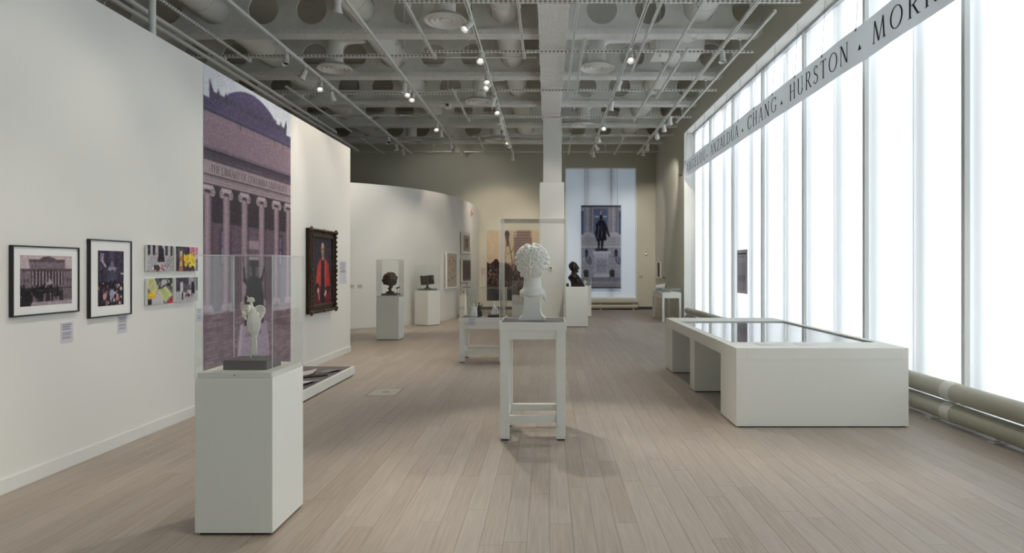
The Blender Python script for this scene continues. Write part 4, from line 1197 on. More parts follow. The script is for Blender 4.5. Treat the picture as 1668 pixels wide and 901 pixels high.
pedestal('white pedestal whose clear cover holds a round bronze head', -3.67, -3.185, 13.88, 14.36, .95, .77)
pedestal('white pedestal turned at an angle beside the curved wall', -3.50, -3.02, 17.32, 17.80, .94, .68, rotz=R(-33))
pedestal('white pedestal carrying the large dark bronze bust', .46, 1.035, 16.94, 17.5, 1.05)
pedestal('slim white pedestal with clear cover in front of the end-wall window', 1.02, 1.36, 20.5, 20.86, .98, .24)
pedestal('short white pedestal with clear cover against the curved wall end', -2.69, -2.48, 19.75, 20.0, .71, .4)
pedestal('short white pedestal with clear cover before the crowd mural', -1.13, -.66, 20.3, 20.75, .69, .44)

def slab_on(name, lab, cat, m, X, Y, Z, w, d, h, rz=0):
    return tag(MB().box(-w / 2, -d / 2, 0, w / 2, d / 2, h).build(name, m, loc=(X, Y, Z), rotz=rz, bevel=.003), lab, cat)

# carved ivory figure on a rod
slab_on('display_block', 'dark grey display block inside the tall clear cover', 'block', 'grey_plinth', -1.80, 3.965, .9415, .262, .2, .057, R(-1.5))
t = thing('carved_figure', 'pale carved winged figure with a knotted crown on a thin rod', 'sculpture', (-1.80, 3.965, .9985))
MB().cyl((-.012, 0, 0), (-.012, 0, .125), .0032, n=10).build('rod', 'white_metal', t, smooth='auto')
m_ = MB()
m_.lathe([(.009, .015), (.015, .03), (.017, .07), (.015, .11), (.013, .132), (.024, .15), (.034, .185), (.038, .225), (.036, .255), (.028, .28)], n=18, sx=1, sy=.72, c=(.010, 0, 0))
for s, cx_, cz_ in ((-1, -.036, .293), (1, .044, .290)):      # two shell-like wings with rolled rims
    m_.ell((cx_, .004, cz_), (.034, .008, .030), (0, R(20 * s), 0)); m_.torus((cx_, -.004, cz_), .030, .0048, rot=(R(90), 0, R(8 * s)), n=18, m=7)
    m_.cap((cx_ + s * .018, -.004, cz_ - .02), (cx_ + s * .004, -.006, cz_ - .055), .011, .007)
    for k in range(4): m_.ell((cx_ + s * (.004 + k * .006), -.010, cz_ - .026 - k * .004), .005, nu=8, nv=6)
m_.ell((-.004, -.006, .285), (.026, .018, .034)); m_.ell((-.016, -.018, .30), (.011, .014, .028)); m_.cap((-.004, -.004, .30), (-.010, 0, .342), .011, .008)
for dx, dz in ((-.026, .350), (.006, .350), (-.010, .364), (-.010, .346), (-.021, .360), (.001, .361)): m_.ell((dx, -.004, dz), .0088, nu=10, nv=7)
m_.tube([(-.024, .0, .358), (-.031, 0, .372), (-.030, 0, .382)], [.004, .003, .002], n=6)
for k in range(9):                          # pleats gathered at the waist
    x = -.028 + k * .0095; yb = -.024 + abs(x - .01) * .25
    m_.tube([(x * .75, yb, .268), (x + .004, yb - .006, .215), (x * .8 + .006, yb - .003, .17), (x * .35 + .009, -.012, .136), (x * .40 + .009, -.014, .09), (x * .5 + .010, -.013, .022)], [.003, .0042, .0040, .0028, .0034, .0026], n=6)
m_.torus((.010, 0, .134), .0145, .004, n=16, m=6)
sculpt(m_, 'figure', 'ivory', t, .0022, 1)

# ---- tall display table with the plaster bust
def legged_table(lab, X0, X1, Y0, Y1, ztray0, ztray1, zap, leg, st0, st1, group=None):
    cx, cy = (X0 + X1) / 2, (Y0 + Y1) / 2; a, b_ = (X1 - X0) / 2, (Y1 - Y0) / 2
    t = thing('display_table', lab, 'table', (cx, cy, 0))
    rim = .014
    MB().box(-a, -b_, ztray0, a, b_, ztray1 - .012).box(-a, -b_, ztray1 - .012, a, -b_ + rim, ztray1).box(-a, b_ - rim, ztray1 - .012, a, b_, ztray1).box(-a, -b_ + rim, ztray1 - .012, -a + rim, b_ - rim, ztray1).box(a - rim, -b_ + rim, ztray1 - .012, a, b_ - rim, ztray1).build('tray', 'paint_pedestal', t, bevel=.002)
    MB().box(-a + rim, -b_ + rim, ztray1 - .012, a - rim, b_ - rim, ztray1 - .006).build('felt_top', 'grey_felt', t)
    i = .008
    for sx in (-1, 1):
        for sy in (-1, 1):
            xa = sx * (a - i); ya = sy * (b_ - i)
            MB().box(min(xa, xa - sx * leg), min(ya, ya - sy * leg), .012, max(xa, xa - sx * leg), max(ya, ya - sy * leg), ztray0).build('leg', 'paint_pedestal', t, bevel=.003)
            MB().box(min(xa, xa - sx * leg) + .008, min(ya, ya - sy * leg) + .008, 0, max(xa, xa - sx * leg) - .008, max(ya, ya - sy * leg) - .008, .012).build('foot_pad', 'rubber', t)
    xi, yi = a - i - leg, b_ - i - leg
    for sy in (-1, 1):
        y_ = sy * (b_ - i - leg * .2)
        MB().box(-xi, min(y_, y_ - sy * leg * .5), zap, xi, max(y_, y_ - sy * leg * .5), ztray0).build('apron', 'paint_pedestal', t, bevel=.002)
        MB().box(-xi, min(y_, y_ - sy * leg * .6), st0, xi, max(y_, y_ - sy * leg * .6), st1).build('stretcher', 'paint_pedestal', t, bevel=.002)
    for sx in (-1, 1):
        x_ = sx * (a - i - leg * .2)
        MB().box(min(x_, x_ - sx * leg * .5), -yi, zap, max(x_, x_ - sx * leg * .5), yi, ztray0).build('apron', 'paint_pedestal', t, bevel=.002)
        MB().box(min(x_, x_ - sx * leg * .6), -yi, st0, max(x_, x_ - sx * leg * .6), yi, st1).build('stretcher', 'paint_pedestal', t, bevel=.002)
    return t
t = legged_table('tall white four-legged table under the plaster bust', -.44, .163, 5.82, 6.42, .985, 1.061, .905, .082, .155, .218)
bonnet(t, -.2985, -.297, 1.0495, .2985, .297, 1.992, th=.008)
t = legged_table('lower white four-legged table with small statuettes on it', -1.457, -.71, 10.6, 11.28, .65, .732, .55, .08, .145, .20)
bonnet(t, -.37, -.337, .721, .37, .337, 1.22)
label_card('white text card hanging on the front of the lower table', .14, .155, 8, (-1.235, 10.598, .585), 0, tone=(226, 226, 228))

# plaster bust seen from behind
t = thing('plaster_bust', 'white plaster bust with curly hair, seen from behind', 'sculpture', (-.15, 6.12, 1.0555))
m_ = MB()
m_.prism([(-.125, 0), (.125, 0), (.125, .025), (.105, .04), (.088, .065), (.080, .10), (.079, .12), (.086, .125), (.086, .135), (.079, .14), (.079, .27), (-.079, .27), (-.079, .14), (-.086, .135), (-.086, .125), (-.079, .12), (-.080, .10), (-.088, .065), (-.105, .04), (-.125, .025)], -.085, .085)
sculpt(m_, 'socle', 'plaster', t, .006, 3)
m_ = MB()
# chest cut as a shallow herm: wings falling at both sides, hollow back
m_.lathe([(.060, .20), (.095, .215), (.118, .245), (.118, .265), (.105, .285), (.090, .30), (.083, .33), (.080, .37), (.080, .42), (.080, .46)], n=28, sx=1, sy=.9)
m_.cap((-.100, .0, .27), (-.104, .01, .17), .020, .014); m_.cap((.103, -.01, .27), (.128, .0, .17), .020, .011); m_.cap((.10, .03, .26), (.118, .04, .19), .022, .014); m_.cap((-.095, .05, .26), (-.095, .05, .2), .03, .02)
m_.ell((0, .05, .25), (.11, .07, .05)); m_.ell((0, .06, .22), (.08, .06, .07))
m_.torus((0, -.01, .262), .095, .012, rot=(R(14), 0, 0), a0=PI, a1=2 * PI)
# skull, jaw and face (turned away)
m_.ell((0, .0, .565), (.118, .125, .125)); m_.ell((0, .06, .50), (.083, .085, .095)); m_.ell((0, .085, .455), (.05, .055, .04)); m_.cap((0, .145, .545), (0, .162, .505), .012, .019); m_.ell((0, .14, .47), (.03, .018, .012)); m_.ell((0, .13, .56), (.07, .02, .012))
for s in (-1, 1): m_.ell((s * .04, .128, .535), (.018, .012, .011)); m_.ell((s * .108, .02, .51), (.014, .024, .034))
sculpt(m_, 'head', 'plaster', t, .006, 4)
m_ = MB()
rs = random.Random(5)
HP = [(.084, .40), (.104, .43), (.120, .47), (.130, .51), (.138, .55), (.140, .585), (.131, .625), (.108, .66), (.072, .69), (.02, .705)]
m_.lathe(HP, n=28, sx=1, sy=.86, c=(0, -.022, 0))
def hair_r(z):
    for (r0, z0), (r1, z1) in zip(HP, HP[1:]):
        if z0 <= z <= z1: return r0 + (r1 - r0) * (z - z0) / (z1 - z0)
    return .02
for k in range(95):                         # large loose curls over the crown
    th = rs.uniform(PI * .88, PI * 2.12); z = rs.uniform(.49, .70); r_ = hair_r(z)
    zz = hair_r(min(.704, z + .02)) - hair_r(z - .02)
    d = Vector((math.cos(th), math.sin(th) * .86, -zz / .04 * .6)).normalized()
    cpos = Vector((math.cos(th) * r_, -.022 + math.sin(th) * r_ * .86, z))
    R_ = rs.uniform(.016, .034); a0 = rs.uniform(0, 6)
    m_.torus(cpos + d * .002, R_, rs.uniform(.009, .0135), rot=d.to_track_quat('Z', 'Y').to_euler(), a0=a0, a1=a0 + rs.uniform(2.4, 4.4), n=10, m=8)
for s in (-1, 1):                           # rolled locks bulging over the ears
    for k, (z, xo) in enumerate(((.618, .134), (.580, .150), (.540, .148), (.500, .130))):
        m_.tube([(s * (xo - .065), -.108, z + .020), (s * (xo - .024), -.086, z + .004), (s * (xo - .004), -.04, z - .002), (s * (xo - .002), .01, z + .006), (s * (xo - .02), .05, z + .014)], [.008, .018, .022, .019, .009], n=10)
for k in range(8):                          # heavy waves falling towards the back seam
    x = -.085 + k * .024; z = .575 - .02 * math.cos(k * 1.7)
    m_.tube([(x - .018, -.128, z + .045), (x + .010, -.140 + abs(x) * .3, z + .012), (x - .008, -.138 + abs(x) * .3, z - .026), (x + .012, -.122 + abs(x) * .3, z - .065)], [.007, .0145, .0135, .007], n=9)
for k in range(40):                         # short locks at the nape
    x = rs.uniform(-.10, .10); z = rs.uniform(.425, .50); y_ = -.022 - .86 * math.sqrt(max(.0004, hair_r(z) ** 2 - x * x))
    m_.tube([(x, y_ + .004, z + .03), (x + rs.uniform(-.014, .014), y_ - .003, z), (x + rs.uniform(-.02, .02), y_ + .014, z - .026)], [.006, .0105, .005], n=8)
sculpt(m_, 'hair', 'plaster', t, .0034, 1)

# statuettes on the lower table
slab_on('dark_slab', 'flat dark slab under the white enthroned statuette', 'block', 'grey_plinth', -1.235, 10.80, .7265, .14, .12, .012)
def enthroned(t, m, s=1.0):
    b2 = MB()
    b2.box(-.055, -.035, 0, .055, .05, .075); b2.box(-.052, .02, .07, .052, .05, .145); b2.lathe([(.062, 0), (.058, .02), (.046, .06), (.05, .085), (.04, .10)], n=16, sy=.8, c=(0, -.015, 0))
    b2.ell((0, .0, .125), (.035, .026, .045)); b2.ell((0, .0, .155), (.042, .022, .016)); b2.cap((0, 0, .165), (0, 0, .185), .009); b2.ell((0, -.003, .197), (.015, .016, .019))
    for sx in (-1, 1):
        b2.cap((sx * .04, 0, .155), (sx * .06, -.012, .160), .010, .008); b2.cap((sx * .06, -.012, .160), (sx * .067, -.014, .195), .008, .006)
    b2.cap((-.067, -.014, .195), (-.074, -.014, .235), .004, .007)
    for k in range(9): x = -.04 + k * .01; b2.tube([(x * .8, -.045, .09), (x * 1.1, -.058, .04), (x * 1.25, -.060, .003)], .005, n=6)
    return sculpt(b2, 'figure', m, t, .0035, 1)
t = thing('statuette', 'small white enthroned statuette with both arms raised', 'sculpture', (-1.235, 10.80, .7385)); enthroned(t, 'plaster')
t = thing('statuette', 'small dark bronze statuette behind the white enthroned one', 'sculpture', (-1.17, 11.0, .7265), R(25)); o = enthroned(t, 'bronze'); o.scale = (.8, .8, 1.1)
slab_on('dark_slab', 'dark slab under the white sideways seated statuette', 'block', 'grey_plinth', -.90, 10.86, .7265, .2, .16, .045)
t = thing('statuette', 'small white seated statuette turned sideways', 'sculpture', (-.90, 10.86, .7715))
b2 = MB()
b2.lathe([(.05, 0), (.048, .015), (.034, .05), (.036, .08), (.02, .095)], n=16, c=(-.005, 0, 0)); b2.ell((-.012, 0, .12), (.026, .03, .05)); b2.cap((-.012, 0, .16), (-.01, 0, .182), .009); b2.ell((-.008, 0, .202), (.019, .016, .02)); b2.ell((-.02, 0, .205), (.012, .014, .012))
b2.cap((-.005, -.02, .085), (.05, -.02, .075), .022, .017); b2.cap((-.005, .02, .085), (.045, .02, .08), .022, .017); b2.cap((.05, -.02, .075), (.045, -.02, .012), .016, .012); b2.cap((.045, .02, .08), (.055, .02, .015), .016, .012)
b2.cap((-.012, -.032, .15), (.018, -.034, .11), .010, .008); b2.cap((.018, -.034, .11), (.05, -.02, .115), .008, .007); b2.cap((-.012, .032, .15), (.02, .034, .12), .010, .008); b2.cap((.02, .034, .12), (.045, .01, .14), .008, .006)
for k in range(6): b2.tube([(.02 - k * .012, -.035, .07), (.03 - k * .014, -.042, .03), (.03 - k * .015, -.044, .002)], .006, n=6)
sculpt(b2, 'figure', 'plaster', t, .0035, 1)
tag(MB().box(-.05, -.03, 0, .05, .03, .012).build('label_block', 'white_card', loc=(-1.06, 10.78, .7265), bevel=.002), 'tiny white caption block between the two white statuettes', 'label')

# ================================================================== BIG DISPLAY TABLE
X0, X1, Y0, Y1 = 1.82, 3.49, 6.30, 10.10
t = thing('display_case', 'long low white display case with a flat glass top', 'display case', ((X0 + X1) / 2, (Y0 + Y1) / 2, 0))
a, b_ = (X1 - X0) / 2, (Y1 - Y0) / 2
for ya, yb in ((-1.9, -1.33), (-.10, .16), (1.35, 1.9)):
    MB().box(-a, ya, .012, a, yb, .643).build('support_panel', 'paint_pedestal', t, bevel=.003)
    MB().box(-a + .02, ya + .02, 0, a - .02, yb - .02, .012).build('plinth_recess', 'rubber', t)
gx0, gx1, gy0, gy1 = -a + .10, a - .075, -b_ + .50, b_ - .62
mb = MB(); mb.box(-a, -b_, .643, a, b_, .665)
mb.box(-a, -b_, .665, gx0, b_, .771); mb.box(gx1, -b_, .665, a, b_, .771); mb.box(gx0, -b_, .665, gx1, gy0, .771); mb.box(gx0, gy1, .665, gx1, b_, .771)
mb.build('tray', 'paint_pedestal', t, bevel=.003)
MB().box(gx0 + .005, gy0 + .005, .665, gx1 - .005, gy1 - .005, .668).build('felt_lining', 'paper', t)
MB().box(gx0, gy0, .748, gx1, gy1, .756).build('glass_top', 'case_glass', t)
tx, ty = t.location.x, t.location.y
for i, (dx, dy, w_, d_) in enumerate(((-.5, -.9, .3, .22), (-.1, -.85, .26, .34), (.35, -.8, .34, .26), (-.45, -.2, .24, .32), (.0, -.15, .36, .26), (.42, -.1, .22, .3), (-.4, .6, .34, .26), (.05, .65, .24, .32), (.4, .75, .3, .24))):
    rowz = ('front', 'middle', 'back')[i // 3]; colz = ('aisle side', 'centre', 'window side')[i % 3]
    sheet('document', 'pale document under the case glass, %s row, %s' % (rowz, colz), 'document', tx + dx, ty + dy, .6685, w_, d_, R(random.uniform(-4, 4)), 'white_card' if i % 2 else 'paper_yellow' if i == 4 else 'paper', .004)
for i, (xa, w_) in enumerate(((2.25, .26), (2.62, .22))):
    sheet('caption_strip', 'pale caption strip on the near border of the display case, %s' % ('aisle side' if i == 0 else 'window side'), 'label', xa, 6.60, .772, w_, .14, 0, 'white_card', 0)

# ================================================================== NAME BANNER
BX = 3.925
t = thing('name_banner', 'long pale grey banner of author names hung across the window', 'banner', (BX, 10.9, 4.13), R(-90))
L_ = 16.2
def bx(Y): return 10.9 - Y            # local x along the banner grows towards the entrance
vs = []; fs = []; nn = 60
for i in range(nn + 1):
    yv = 18.86 - (18.86 - 2.6) * i / nn; sag = .012 * math.sin(i * .9) ; 
    for zz in (.3 * sag, .475 + sag * .4): vs.append((bx(yv), .004 * math.sin(i * 1.3), zz))
for i in range(nn): fs.append((2 * i, 2 * i + 2, 2 * i + 3, 2 * i + 1))
MB().add(vs, fs).build('banner_cloth', 'banner_cloth', t, fix=True)
CAP, ZL = .262, .115
for text, ya, yb in (('ANGELOU', 18.45, 16.22), ('^', 16.10, 15.98), ('ANZALDÚA', 15.72, 13.42), ('^', 13.17, 13.04), ('CHANG', 12.80, 11.18), ('^', 10.98, 10.84), ('HURSTON', 10.57, 8.50), ('^', 8.24, 8.09), ('MORRISON', 7.86, 5.40)):
    write(text, t, bx(ya), bx(yb), ZL, CAP, -.006, 'ink', .003, True)
for k in range(16):
    yv = 18.6 - k * 1.03
    MB().torus((bx(yv), -.006, .452), .016, .005, rot=(PI / 2, 0, 0), n=12, m=6).build('grommet', 'dark_steel', t)
    MB().cyl((bx(yv), 0, .452), (bx(yv), .05, 1.315), .0025, n=5).build('hanging_wire', 'dark_steel', t)
# wall bracket at the end of the banner
tag(MB().box(-.01, -.03, -.02, .01, .03, .02).cyl((-.01, 0, 0), (-.10, .03, .03), .006, n=6).cyl((-.01, 0, 0), (-.09, -.03, -.05), .006, n=6).build('wire_hook', 'dark_steel', loc=(3.94, 19.25, 4.28)), 'small dark wire hook on the wall at the banner end', 'hook')

# text panel hung in front of the window
c = Canvas(.74, .93, 60, 110, (128, 122, 124)); C = c
C.rect(.05, .83, .66, .86, (70, 64, 68)); C.text_lines(.06, .76, .5, .80, 1, (84, 78, 82)); C.text_lines(.06, .06, .68, .66, 24, (84, 78, 82), .4); C.text_lines(.06, .69, .2, .71, 1, (60, 56, 60))
C.a = np.clip(C.a * 1.2, 0, 1)
t = thing('text_panel', 'grey text panel hanging in front of the white window screen', 'sign', (4.13, 13.86, 1.0), R(-90))
c.build('printed_film', t, m='print_backlit')
for s in (-.3, .3): MB().cyl((s, 0, .93), (s, 0, 4.4), .0015, n=5).build('hanging_wire', 'aluminium', t)

# ================================================================== END WALL
# crowd mural
c = Canvas(1.93, 2.6, 130, 170, (196, 180, 156)); C = c
C.rect(.0, 1.4, 1.93, 2.6, (190, 174, 150)); C.noise(.02, cells=3)
C.rect(1.0, .9, 1.66, 2.35, (132, 112, 108)); C.rect(1.10, 2.3, 1.60, 2.58, (138, 118, 112))
for k in range(16):
    C.rect(1.0, 1.0 + k * .1, 1.66, 1.03 + k * .1, (112, 92, 92), .8)
for k in range(9): C.rect(1.03 + k * .07, .9, 1.05 + k * .07, 2.3, (150, 130, 122), .4)
C.noise(.03)
C.ell(.75, 2.45, .09, .13, (74, 62, 60)); C.poly([(.68, 2.4), (.83, 2.4), (.80, 2.0), (.74, 2.0)], (82, 70, 66)); C.line(.78, 2.35, .98, 1.2, .03, (86, 72, 68)); C.line(.72, 2.1, .66, 1.3, .02, (120, 102, 92)); C.line(.9, 1.75, .98, 1.95, .02, (100, 84, 76)); C.line(.74, 1.72, .95, 1.85, .02, (110, 92, 84))
C.poly([(0, 1.42), (.12, 1.36), (.25, 1.46), (.34, 1.52), (.45, 1.42), (.8, 1.35), (1.0, 1.1), (1.3, 1.05), (1.93, 1.1), (1.93, 0), (0, 0)], (58, 44, 44))
C.speckle(420, 0, .35, 1.93, 1.38, .035, [(34, 26, 28), (52, 40, 42), (78, 62, 60), (96, 80, 76), (44, 32, 34), (120, 104, 98)])
C.ell(.34, 1.38, .10, .16, (36, 28, 30)); C.rect(0, 0, 1.93, .42, (48, 42, 46)); C.rect(.0, .40, 1.93, .43, (70, 60, 60)); C.line(.8, .45, 1.2, .75, .03, (110, 96, 92)); C.noise(.03)
t = tag(C.build('crowd_mural'), 'brown printed mural of a crowd below a tower on the end wall', 'mural'); t.location = (-1.30, 23.994, .33)
label_card('small pale text label beside the crowd mural', .16, .3, 8, (-2.40, 23.999, 1.25), 0, tone=(190, 182, 176), dark=(150, 140, 136))

# statue poster in front of the back window
c = Canvas(1.466, 3.066, 110, 220, (122, 124, 136)); C = c
C.rect(0, 1.9, 1.466, 3.066, (128, 128, 140)); C.rect(.45, 1.95, 1.0, 2.95, (92, 94, 108)); C.rect(.50, 2.0, .95, 2.85, (76, 90, 118)); C.rect(.50, 2.62, .95, 2.67, (150, 150, 160)); C.rect(.70, 2.0, .74, 2.85, (150, 150, 160)); C.rect(.5, 2.3, .95, 2.34, (140, 140, 150))
C.rect(0, 1.95, .09, 2.85, (70, 82, 108)); C.rect(1.38, 1.95, 1.466, 2.85, (70, 82, 108))
for x in (.12, 1.08):
    for k in range(10):
        t_ = k / 9; sh = 1 - .4 * abs(t_ - .4) * 1.4; C.rect(x + .26 * k / 10, 2.02, x + .26 * (k + 1) / 10 + .002, 3.066, (146 * sh, 146 * sh, 158 * sh))
    C.ell(x + .13, 2.02, .17, .05, (158, 158, 168))
C.rect(0, 3.0, 1.466, 3.066, (70, 70, 84)); C.rect(0, 1.90, 1.466, 1.99, (150, 150, 160))
C.rect(0, 1.55, 1.466, 1.90, (136, 136, 146)); C.rect(0, 1.50, 1.466, 1.56, (160, 160, 168)); C.rect(0, .45, 1.466, 1.5, (132, 132, 144))
for k in range(8): C.rect(0, .5 + k * .135, 1.466, .512 + k * .135, (96, 96, 108))
for x in (.3, .75, 1.2): C.rect(x, 1.56, x + .012, 1.9, (104, 104, 116))
sd = (30, 32, 40)
C.poly([(.50, 1.98), (.62, 2.48), (.72, 2.56), (.86, 2.50), (.92, 2.2), (.93, 1.78), (.58, 1.74)], sd); C.ell(.735, 2.63, .06, .085, sd); C.poly([(.6, 1.8), (.7, 1.8), (.68, 1.48), (.62, 1.48)], sd); C.poly([(.73, 1.8), (.84, 1.8), (.80, 1.48), (.74, 1.48)], sd); C.line(.88, 2.4, 1.03, 1.93, .07, sd); C.line(.64, 2.42, .55, 2.32, .07, sd); C.line(.55, 2.34, .70, 2.40, .06, sd); C.line(.66, 2.3, .6, 1.85, .03, (92, 94, 108)); C.line(.75, 2.4, .76, 1.9, .02, (80, 82, 96))
C.rect(.52, 1.38, .97, 1.48, (44, 44, 54)); C.poly([(.42, 1.34), (1.08, 1.34), (1.0, 1.14), (.5, 1.14)], (150, 150, 160)); C.rect(.42, 1.30, 1.08, 1.36, (170, 170, 178)); C.rect(.5, .5, 1.0, 1.14, (142, 142, 152)); C.rect(.56, .58, .95, 1.08, (124, 124, 136)); C.rect(.46, .42, 1.04, .52, (156, 156, 164))
for x in (.19, 1.28):
    C.rect(x - .05, 1.18, x + .06, 1.38, (52, 54, 66)); C.poly([(x - .06, 1.38), (x + .07, 1.38), (x, 1.45)], (44, 46, 56)); C.line(x, 1.18, x + .02, .98, .03, (48, 48, 58)); C.line(x + .02, 1.0, x + .14, .88, .03, (48, 48, 58)); C.poly([(x + .08, 1.2), (x + .2, 1.1), (x + .2, .9), (x + .06, 1.0)], (92, 92, 104))
for x in (.18, 1.14): C.ell(x, .60, .10, .10, (52, 60, 50)); C.rect(x - .08, .42, x + .08, .55, (48, 46, 54))
C.rect(0, .26, 1.466, .40, (104, 104, 114)); C.rect(0, 0, 1.466, .24, (122, 122, 130)); C.rect(0, .12, 1.466, .14, (84, 84, 94)); C.rect(0, 0, 1.466, .05, (64, 58, 62)); C.noise(.02)
C.blur(1); C.noise(.05, cells=2); C.blur(1); C.a = np.clip(C.a * 1.22 + .02, 0, 1)
t = thing('statue_poster', 'tall blue-grey poster of a standing statue on a stone pedestal', 'poster', (1.95, 24.03, .783))
c.build('printed_film', t, m='print_backlit')
write('HAMILTON', t, -.16, .18, .80, .07, -.002, 'ink_brown', .0005, False)
for sx_ in (-.6, .6): MB().cyl((sx_, .003, 3.05), (sx_, .003, 4.43), .004, n=6).build('hanging_wire', 'dark_steel', t)
for z in (0, 3.05): MB().cyl((-.74, .003, z + .008), (.74, .003, z + .008), .012, n=10).build('hanging_bar', 'dark_steel', t)

# bits on the walls
for i, (X, Z, w_, h_, lab) in enumerate(((3.60, 2.02, .10, .17, 'small white thermostat box on the end wall'), (3.62, 2.22, .06, .08, 'tiny white sensor above the thermostat box'))):
    t = thing('wall_box', lab, 'switch', (X, 24.0, Z)); MB().box(-w_ / 2, -.04, 0, w_ / 2, 0, h_).build('housing', 'lamp_paint', t, bevel=.006); MB().box(-w_ / 4, -.043, h_ * .5, w_ / 4, -.04, h_ * .8).build('window', 'dark_steel', t)
label_card('small pale label low on the end wall beside the window', .16, .10, 4, (3.42, 24.0, 1.16), 0, tone=(176, 172, 158), dark=(150, 146, 134))
t = thing('wall_box', 'small white sensor box with a dark eye on the column casing', 'switch', (.07, 17.55, 1.47)); MB().box(-.05, -.04, 0, .05, 0, .12).build('housing', 'lamp_paint', t, bevel=.006); MB().cyl((0, -.04, .07), (0, -.045, .07), .025, n=14).build('sensor_eye', 'rubber', t)
t = thing('alarm_strobe', 'pale red alarm strobe near the top of the curved wall', 'alarm', (-2.585, 21.75, 3.30), R(84)); MB().box(-.08, -.05, 0, .08, 0, .2).build('housing', 'red_plastic', t, bevel=.01); MB().box(-.05, -.058, .10, .05, -.05, .17).build('strobe_window', 'white_card', t)

# framed works on the curved wall
def on_curve(Y):
    best = min(range(1, len(cv) - 1), key=lambda i: abs(cv[i].y - Y)); i = best if cv[best].y <= Y else best - 1
    f_ = (Y - cv[i].y) / (cv[i + 1].y - cv[i].y); p = cv[i].lerp(cv[i + 1], f_); d = (cv[i + 1] - cv[i]).normalized()
    return p, math.atan2(d.y, d.x), Vector((d.y, -d.x))
def curve_pic(lab, Y, Z, w, h, canvas, fm, bw, margin):
    t = framed('framed_drawing', lab, w, h, canvas, bw, .045, fm, margin, group='framed works on the curved wall')
    p, a_, n_ = on_curve(Y); p = p + n_ * .03; t.location = (p.x, p.y, Z); t.rotation_euler = (0, 0, a_)
c = Canvas(.82, .98, 60, 80, (188, 174, 154)); C = c; C.noise(.02, cells=2)
for k in range(26):
    x, z = RNG.uniform(.08, .72), RNG.uniform(.1, .9); C.line(x, z, x + RNG.uniform(-.08, .08), z + RNG.uniform(-.05, .05), .014, (70, 58, 54)); C.ell(x, z, .02, .012, (90, 74, 66))
curve_pic('tall white-framed drawing of scattered sketches on the curved wall', 19.45, .93, .92, 1.08, c, 'white_metal', .04, .05)
c = Canvas(.8, .52, 60, 50, (178, 164, 146)); C = c; C.speckle(60, .2, .1, .6, .42, .03, [(120, 104, 96), (90, 76, 72), (150, 134, 122)]); C.noise(.03)
curve_pic('pale framed sketch, upper of the stacked pair on the curved wall', 20.9, 1.98, 1.05, .70, c, 'tan_frame', .04, .09)
c = Canvas(.96, .66, 60, 60, (126, 112, 110)); C = c
for k in range(6): C.rect(.08 + k * .15, .08, .16 + k * .15, .58, (92, 80, 84))
C.noise(.05)
curve_pic('darker framed print, lower of the stacked pair on the curved wall', 20.9, 1.08, 1.05, .76, c, 'tan_frame', .04, .05)
for i, Y in enumerate((16.52, 16.64)):
    p, a_, n_ = on_curve(Y); label_card('tiny pale label on the curved wall, %s the partition end' % ('nearer to' if i == 0 else 'further from'), .13, .10, 4, (p.x + n_.x * .004, p.y + n_.y * .004, 1.02), a_, tone=(206, 206, 204))
p, a_, n_ = on_curve(20.0)

# ================================================================== BRONZES AND OTHER SMALL WORKS
slab_on('display_block', 'flat grey block under the round bronze head', 'block', 'grey_plinth', -3.41, 14.10, .9505, .34, .30, .04)
t = thing('bronze_sculpture', 'rough round bronze head in profile on a twisted neck', 'sculpture', (-3.42, 14.10, .9905))
b2 = MB(); b2.box(-.085, -.06, 0, .085, .06, .035); b2.box(-.06, -.05, .035, .06, .05, .05)
b2.cap((.0, 0, .05), (-.012, 0, .10), .035, .03); b2.cap((-.012, 0, .10), (.02, 0, .16), .034, .042); b2.cap((-.03, 0, .09), (-.05, 0, .11), .018, .012)
b2.ell((0, 0, .305), (.150, .125, .150)); b2.cap((-.14, 0, .32), (-.165, 0, .275), .02, .026); b2.ell((-.13, 0, .235), (.035, .05, .022)); b2.ell((-.125, 0, .205), (.03, .045, .02)); b2.ell((-.135, -.03, .35), (.03, .04, .016)); b2.ell((.03, -.12, .30), (.03, .02, .045))
rs = random.Random(3)
for k in range(60):
    th = rs.uniform(0, 6.28); ph = rs.uniform(-1, 1.4); d = Vector((math.cos(th) * math.cos(ph), math.sin(th) * math.cos(ph), math.sin(ph))); b2.ell((d.x * .148, d.y * .123, .305 + d.z * .148), rs.uniform(.012, .024), nu=8, nv=6)
sculpt(b2, 'cast', 'bronze_light', t, .006, 1)
t = thing('bronze_fragment', 'tiny dark bronze fragment beside the round head', 'sculpture', (-3.265, 14.16, .9905))
b2 = MB(); b2.cap((-.02, 0, .0), (-.02, 0, .10), .006); b2.ell((-.025, 0, .115), (.022, .016, .018)); b2.ell((.015, 0, .13), (.024, .016, .02)); b2.cap((-.02, 0, .11), (.015, 0, .13), .01); b2.box(-.04, -.02, 0, 0, .02, .01); sculpt(b2, 'cast', 'bronze', t, .004, 1)

